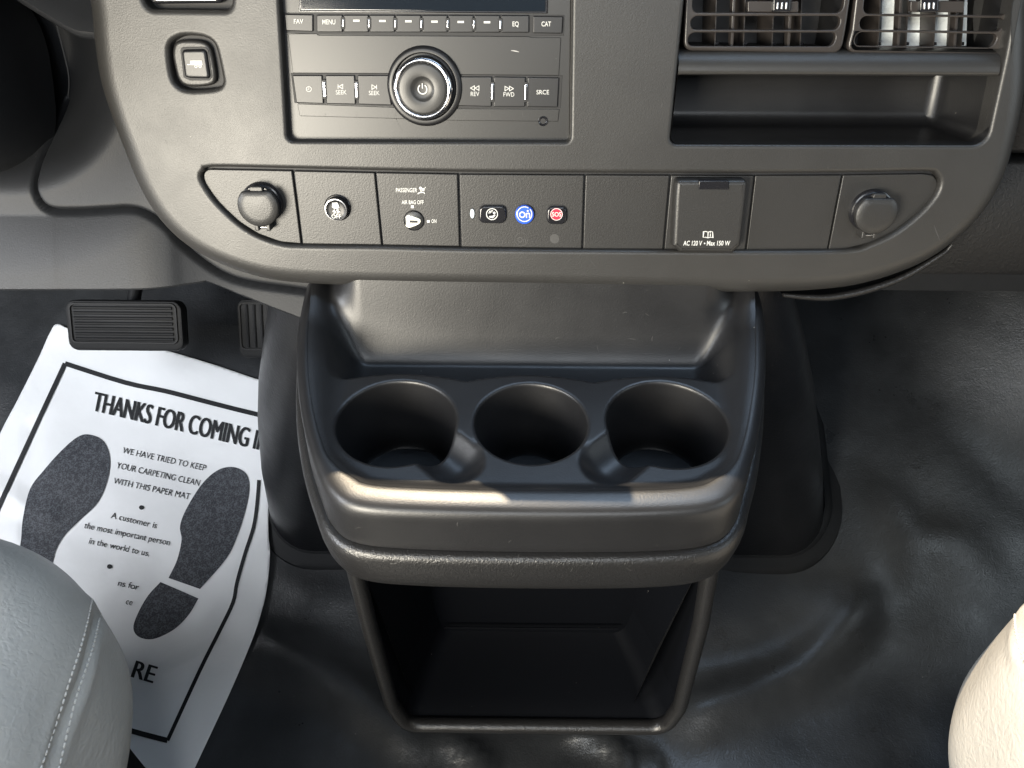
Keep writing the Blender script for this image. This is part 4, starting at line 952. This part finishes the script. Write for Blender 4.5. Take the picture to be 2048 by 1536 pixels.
# ================================================================== SEATS
def sq(c, e): return math.copysign(abs(c)**e, c)
def seat(name, label, side, front, inner_x, width, top, stitch_lines, piping):
    L_ = .50; cx = inner_x + side*width/2; cyy = front-L_/2
    t = thing(name, (cx, cyy, .05), label, 'seat', 'front seats')
    a, b, c_ = width/2, L_/2, .14; zc = top-c_
    def S(u, v_):
        th = (v_-.5)*math.pi; ph = (u*2-1)*math.pi
        e1, e2 = .58, .46
        x = a*sq(math.cos(th), e1)*sq(math.cos(ph), e2); y = b*sq(math.cos(th), e1)*sq(math.sin(ph), e2); z = c_*sq(math.sin(th), e1)
        return Vector((cx+x, cyy+y, zc+z))
    nu, nv = 300, 150; vv = [S(i/nu, j/nv) for j in range(nv+1) for i in range(nu)]
    ff = [(j*nu+i, j*nu+(i+1) % nu, (j+1)*nu+(i+1) % nu, (j+1)*nu+i) for j in range(nv) for i in range(nu)]
    bvh = BVHTree.FromPolygons(vv, ff)
    def trace(pts, per=10):
        out = []
        for p in catmull([Vector((*q, 0)) for q in pts], per):
            h = bvh.ray_cast(CAM, ray(p.x, p.y).normalized())
            if h[0] is not None: out.append((h[0], h[1]))
        return out
    # the seam pulls the leather into a groove, the stitch rows press it down a little
    V = np.array([tuple(p) for p in vv]); Nn = V-np.array((cx, cyy, zc)); Nn = Nn/np.linalg.norm(Nn, axis=1)[:, None]; dsp = np.zeros(len(V))
    for ln, wd_, dp_ in [(l, .0042, .0036) for l in piping]+[(l, .0024, .0012) for l in stitch_lines]:
        tr = trace(ln, 14)
        if len(tr) < 2: continue
        T = np.array([tuple(p) for p, _ in tr]); near = np.where(np.min(np.linalg.norm(V[:, None]-T[None, ::6], axis=2), axis=1) < .05)[0]
        dm = np.min(np.linalg.norm(V[near][:, None]-T[None], axis=2), axis=1); dsp[near] -= dp_*np.exp(-(dm/wd_)**2)
        if wd_ > .004: dsp[near] += .0016*np.exp(-((dm-.010)/.005)**2)
    # low lumps and dents of a used cushion
    dsp += .0030*np.sin(23*V[:, 0]+4)*np.sin(19*V[:, 1]+1) + .0014*np.sin(51*V[:, 0]+33*V[:, 1])*np.sin(47*V[:, 1]-20*V[:, 2])
    vv = [Vector(p) for p in V+Nn*dsp[:, None]]
    bvh = BVHTree.FromPolygons(vv, ff)
    o = mesh('cushion', vv, ff, M['leather'], t)
    for ln in stitch_lines:
        tr = trace(ln, 16); mb_ = MB()
        # even stitches along the traced seam
        acc = 0; last_ = None; seg = []
        for i in range(len(tr)-1):
            d_ = (tr[i+1][0]-tr[i][0]).length; seg.append((acc, acc+d_, i)); acc += d_
        s = 0; pitch = .0046
        while s+pitch*.72 < acc:
            def at(q):
                for s0, s1, i in seg:
                    if s0 <= q <= s1:
                        w_ = (q-s0)/(s1-s0+1e-9); return tr[i][0].lerp(tr[i+1][0], w_)+tr[i][1]*.0002
                return tr[-1][0]
            p0, p1 = at(s), at(s+pitch*.70); mb_.tube([p0, p0.lerp(p1, .2)+Vector((0,0,.0004)), p0.lerp(p1, .8)+Vector((0,0,.0004)), p1], [.0004,.00075,.00075,.0004], 6); s += pitch
        if mb_.v: mb_.build('stitching', M['thread'], o)['kind'] = 'stuff'
    mb_ = MB().box((cx-a*.8, cyy-b*.8, .0), (cx+a*.8, cyy+b*.70, zc-.02)); mb_.build('base', M['rubber'], t, False)
    return t
seat('driver_seat', 'grey leather driver seat cushion in the lower left corner', -1, .356, -.286, .56, .500,
     [[(180,1108),(190,1140),(190,1165),(178,1230),(160,1300),(140,1360),(115,1440),(82,1536),(70,1570)], [(211,1140),(216,1165),(207,1200),(190,1280),(170,1345),(150,1405),(118,1536),(108,1570)]],
     [[(172,1100),(198,1130),(203,1165),(195,1225),(178,1300),(156,1370),(130,1440),(98,1536),(88,1570)]])
seat('passenger_seat', 'sunlit cream leather passenger seat cushion in the lower right corner', 1, .322, .313, .56, .530,
     [[(2030,1222),(2030,1248),(2035,1280),(2044,1308),(2060,1340)]], [[(2048,1216),(2046,1250),(2056,1300)]])

# ================================================================== wear: hair-thin scratches
def hit(objs):
    ve = []; fa = []
    for o in objs:
        n = len(ve); mw = root_loc(o); ve += [p.co+mw for p in o.data.vertices]; fa += [tuple(i+n for i in p.vertices) for p in o.data.polygons]
    return BVHTree.FromPolygons(ve, fa)
def scratch(bvh, px, wd, parent, m_):
    pts = []
    for p in catmull([Vector((*q, 0)) for q in px], 6):
        h = bvh.ray_cast(CAM, ray(p.x, p.y).normalized())
        if h[0] is None: return
        pts.append((h[0], h[1] if h[1].dot(CAM-h[0]) > 0 else -h[1]))
    mb_ = MB(); a = []; b_ = []
    for i, (p, n_) in enumerate(pts):
        t_ = (pts[min(i+1, len(pts)-1)][0]-pts[max(i-1, 0)][0]).normalized(); sd_ = n_.cross(t_).normalized()
        w_ = wd*(.25+.75*math.sin(math.pi*(i+.5)/len(pts))); a.append(p+n_*.00012-sd_*w_/2); b_.append(p+n_*.00012+sd_*w_/2)
    mb_.rings([a, b_], False); mb_.build('scratch', m_, parent, False)
M['scar'] = mat('scuff_mark', (.05, .049, .048), .5)
M['scar2'] = mat('pale_scuff', (.42, .41, .40), .5)
sh_b = hit([shell])
for px, w_ in (([(1056,292),(1070,312),(1090,335)], .00025), ([(1560,440),(1568,455),(1580,470)], .0003), ([(1868,450),(1872,462),(1880,482)], .0006), ([(1785,478),(1790,470),(1794,462)], .0003), ([(1325,205),(1322,216)], .0004),
               ([(640,512),(646,516),(652,522)], .0004), ([(905,505),(912,510)], .0004), ([(700,470),(706,475)], .0003), ([(1180,520),(1190,532)], .0003), ([(330,280),(334,288)], .0003)):
    scratch(sh_b, px, w_, shell, M['scar'])
fp = [o for o in rad.children if o.name.startswith(('faceplate', 'upper_panel', 'lower_panel'))]
rb = hit(fp)
scratch(rb, [(1022,101),(1030,102),(1038,104)], .0006, fp[0], M['scar2'])
for x in (650, 713, 980, 1045): scratch(rb, [(x,224),(x+.6,234)], .0003, fp[0], M['scar'])
scratch(rb, [(793,214),(791,230),(796,248),(806,262)], .0004, fp[0], M['scar'])
rimob = [o for o in cs.children if o.name.startswith(('rim', 'trim_band', 'tray'))]
tb = hit(rimob); rnd = random.Random(5)
for k in range(20):
    x = rnd.uniform(690, 1420); y = rnd.choice([rnd.uniform(1035, 1140), rnd.uniform(610, 700), rnd.uniform(1035, 1140)]); a = rnd.uniform(0, math.pi); l = rnd.uniform(4, 16)
    scratch(tb, [(x, y), (x+l*math.cos(a)*.5+rnd.uniform(-2, 2), y+l*math.sin(a)*.5+rnd.uniform(-2, 2)), (x+l*math.cos(a), y+l*math.sin(a))], rnd.uniform(.00018, .0004), rimob[0], M['scar'])
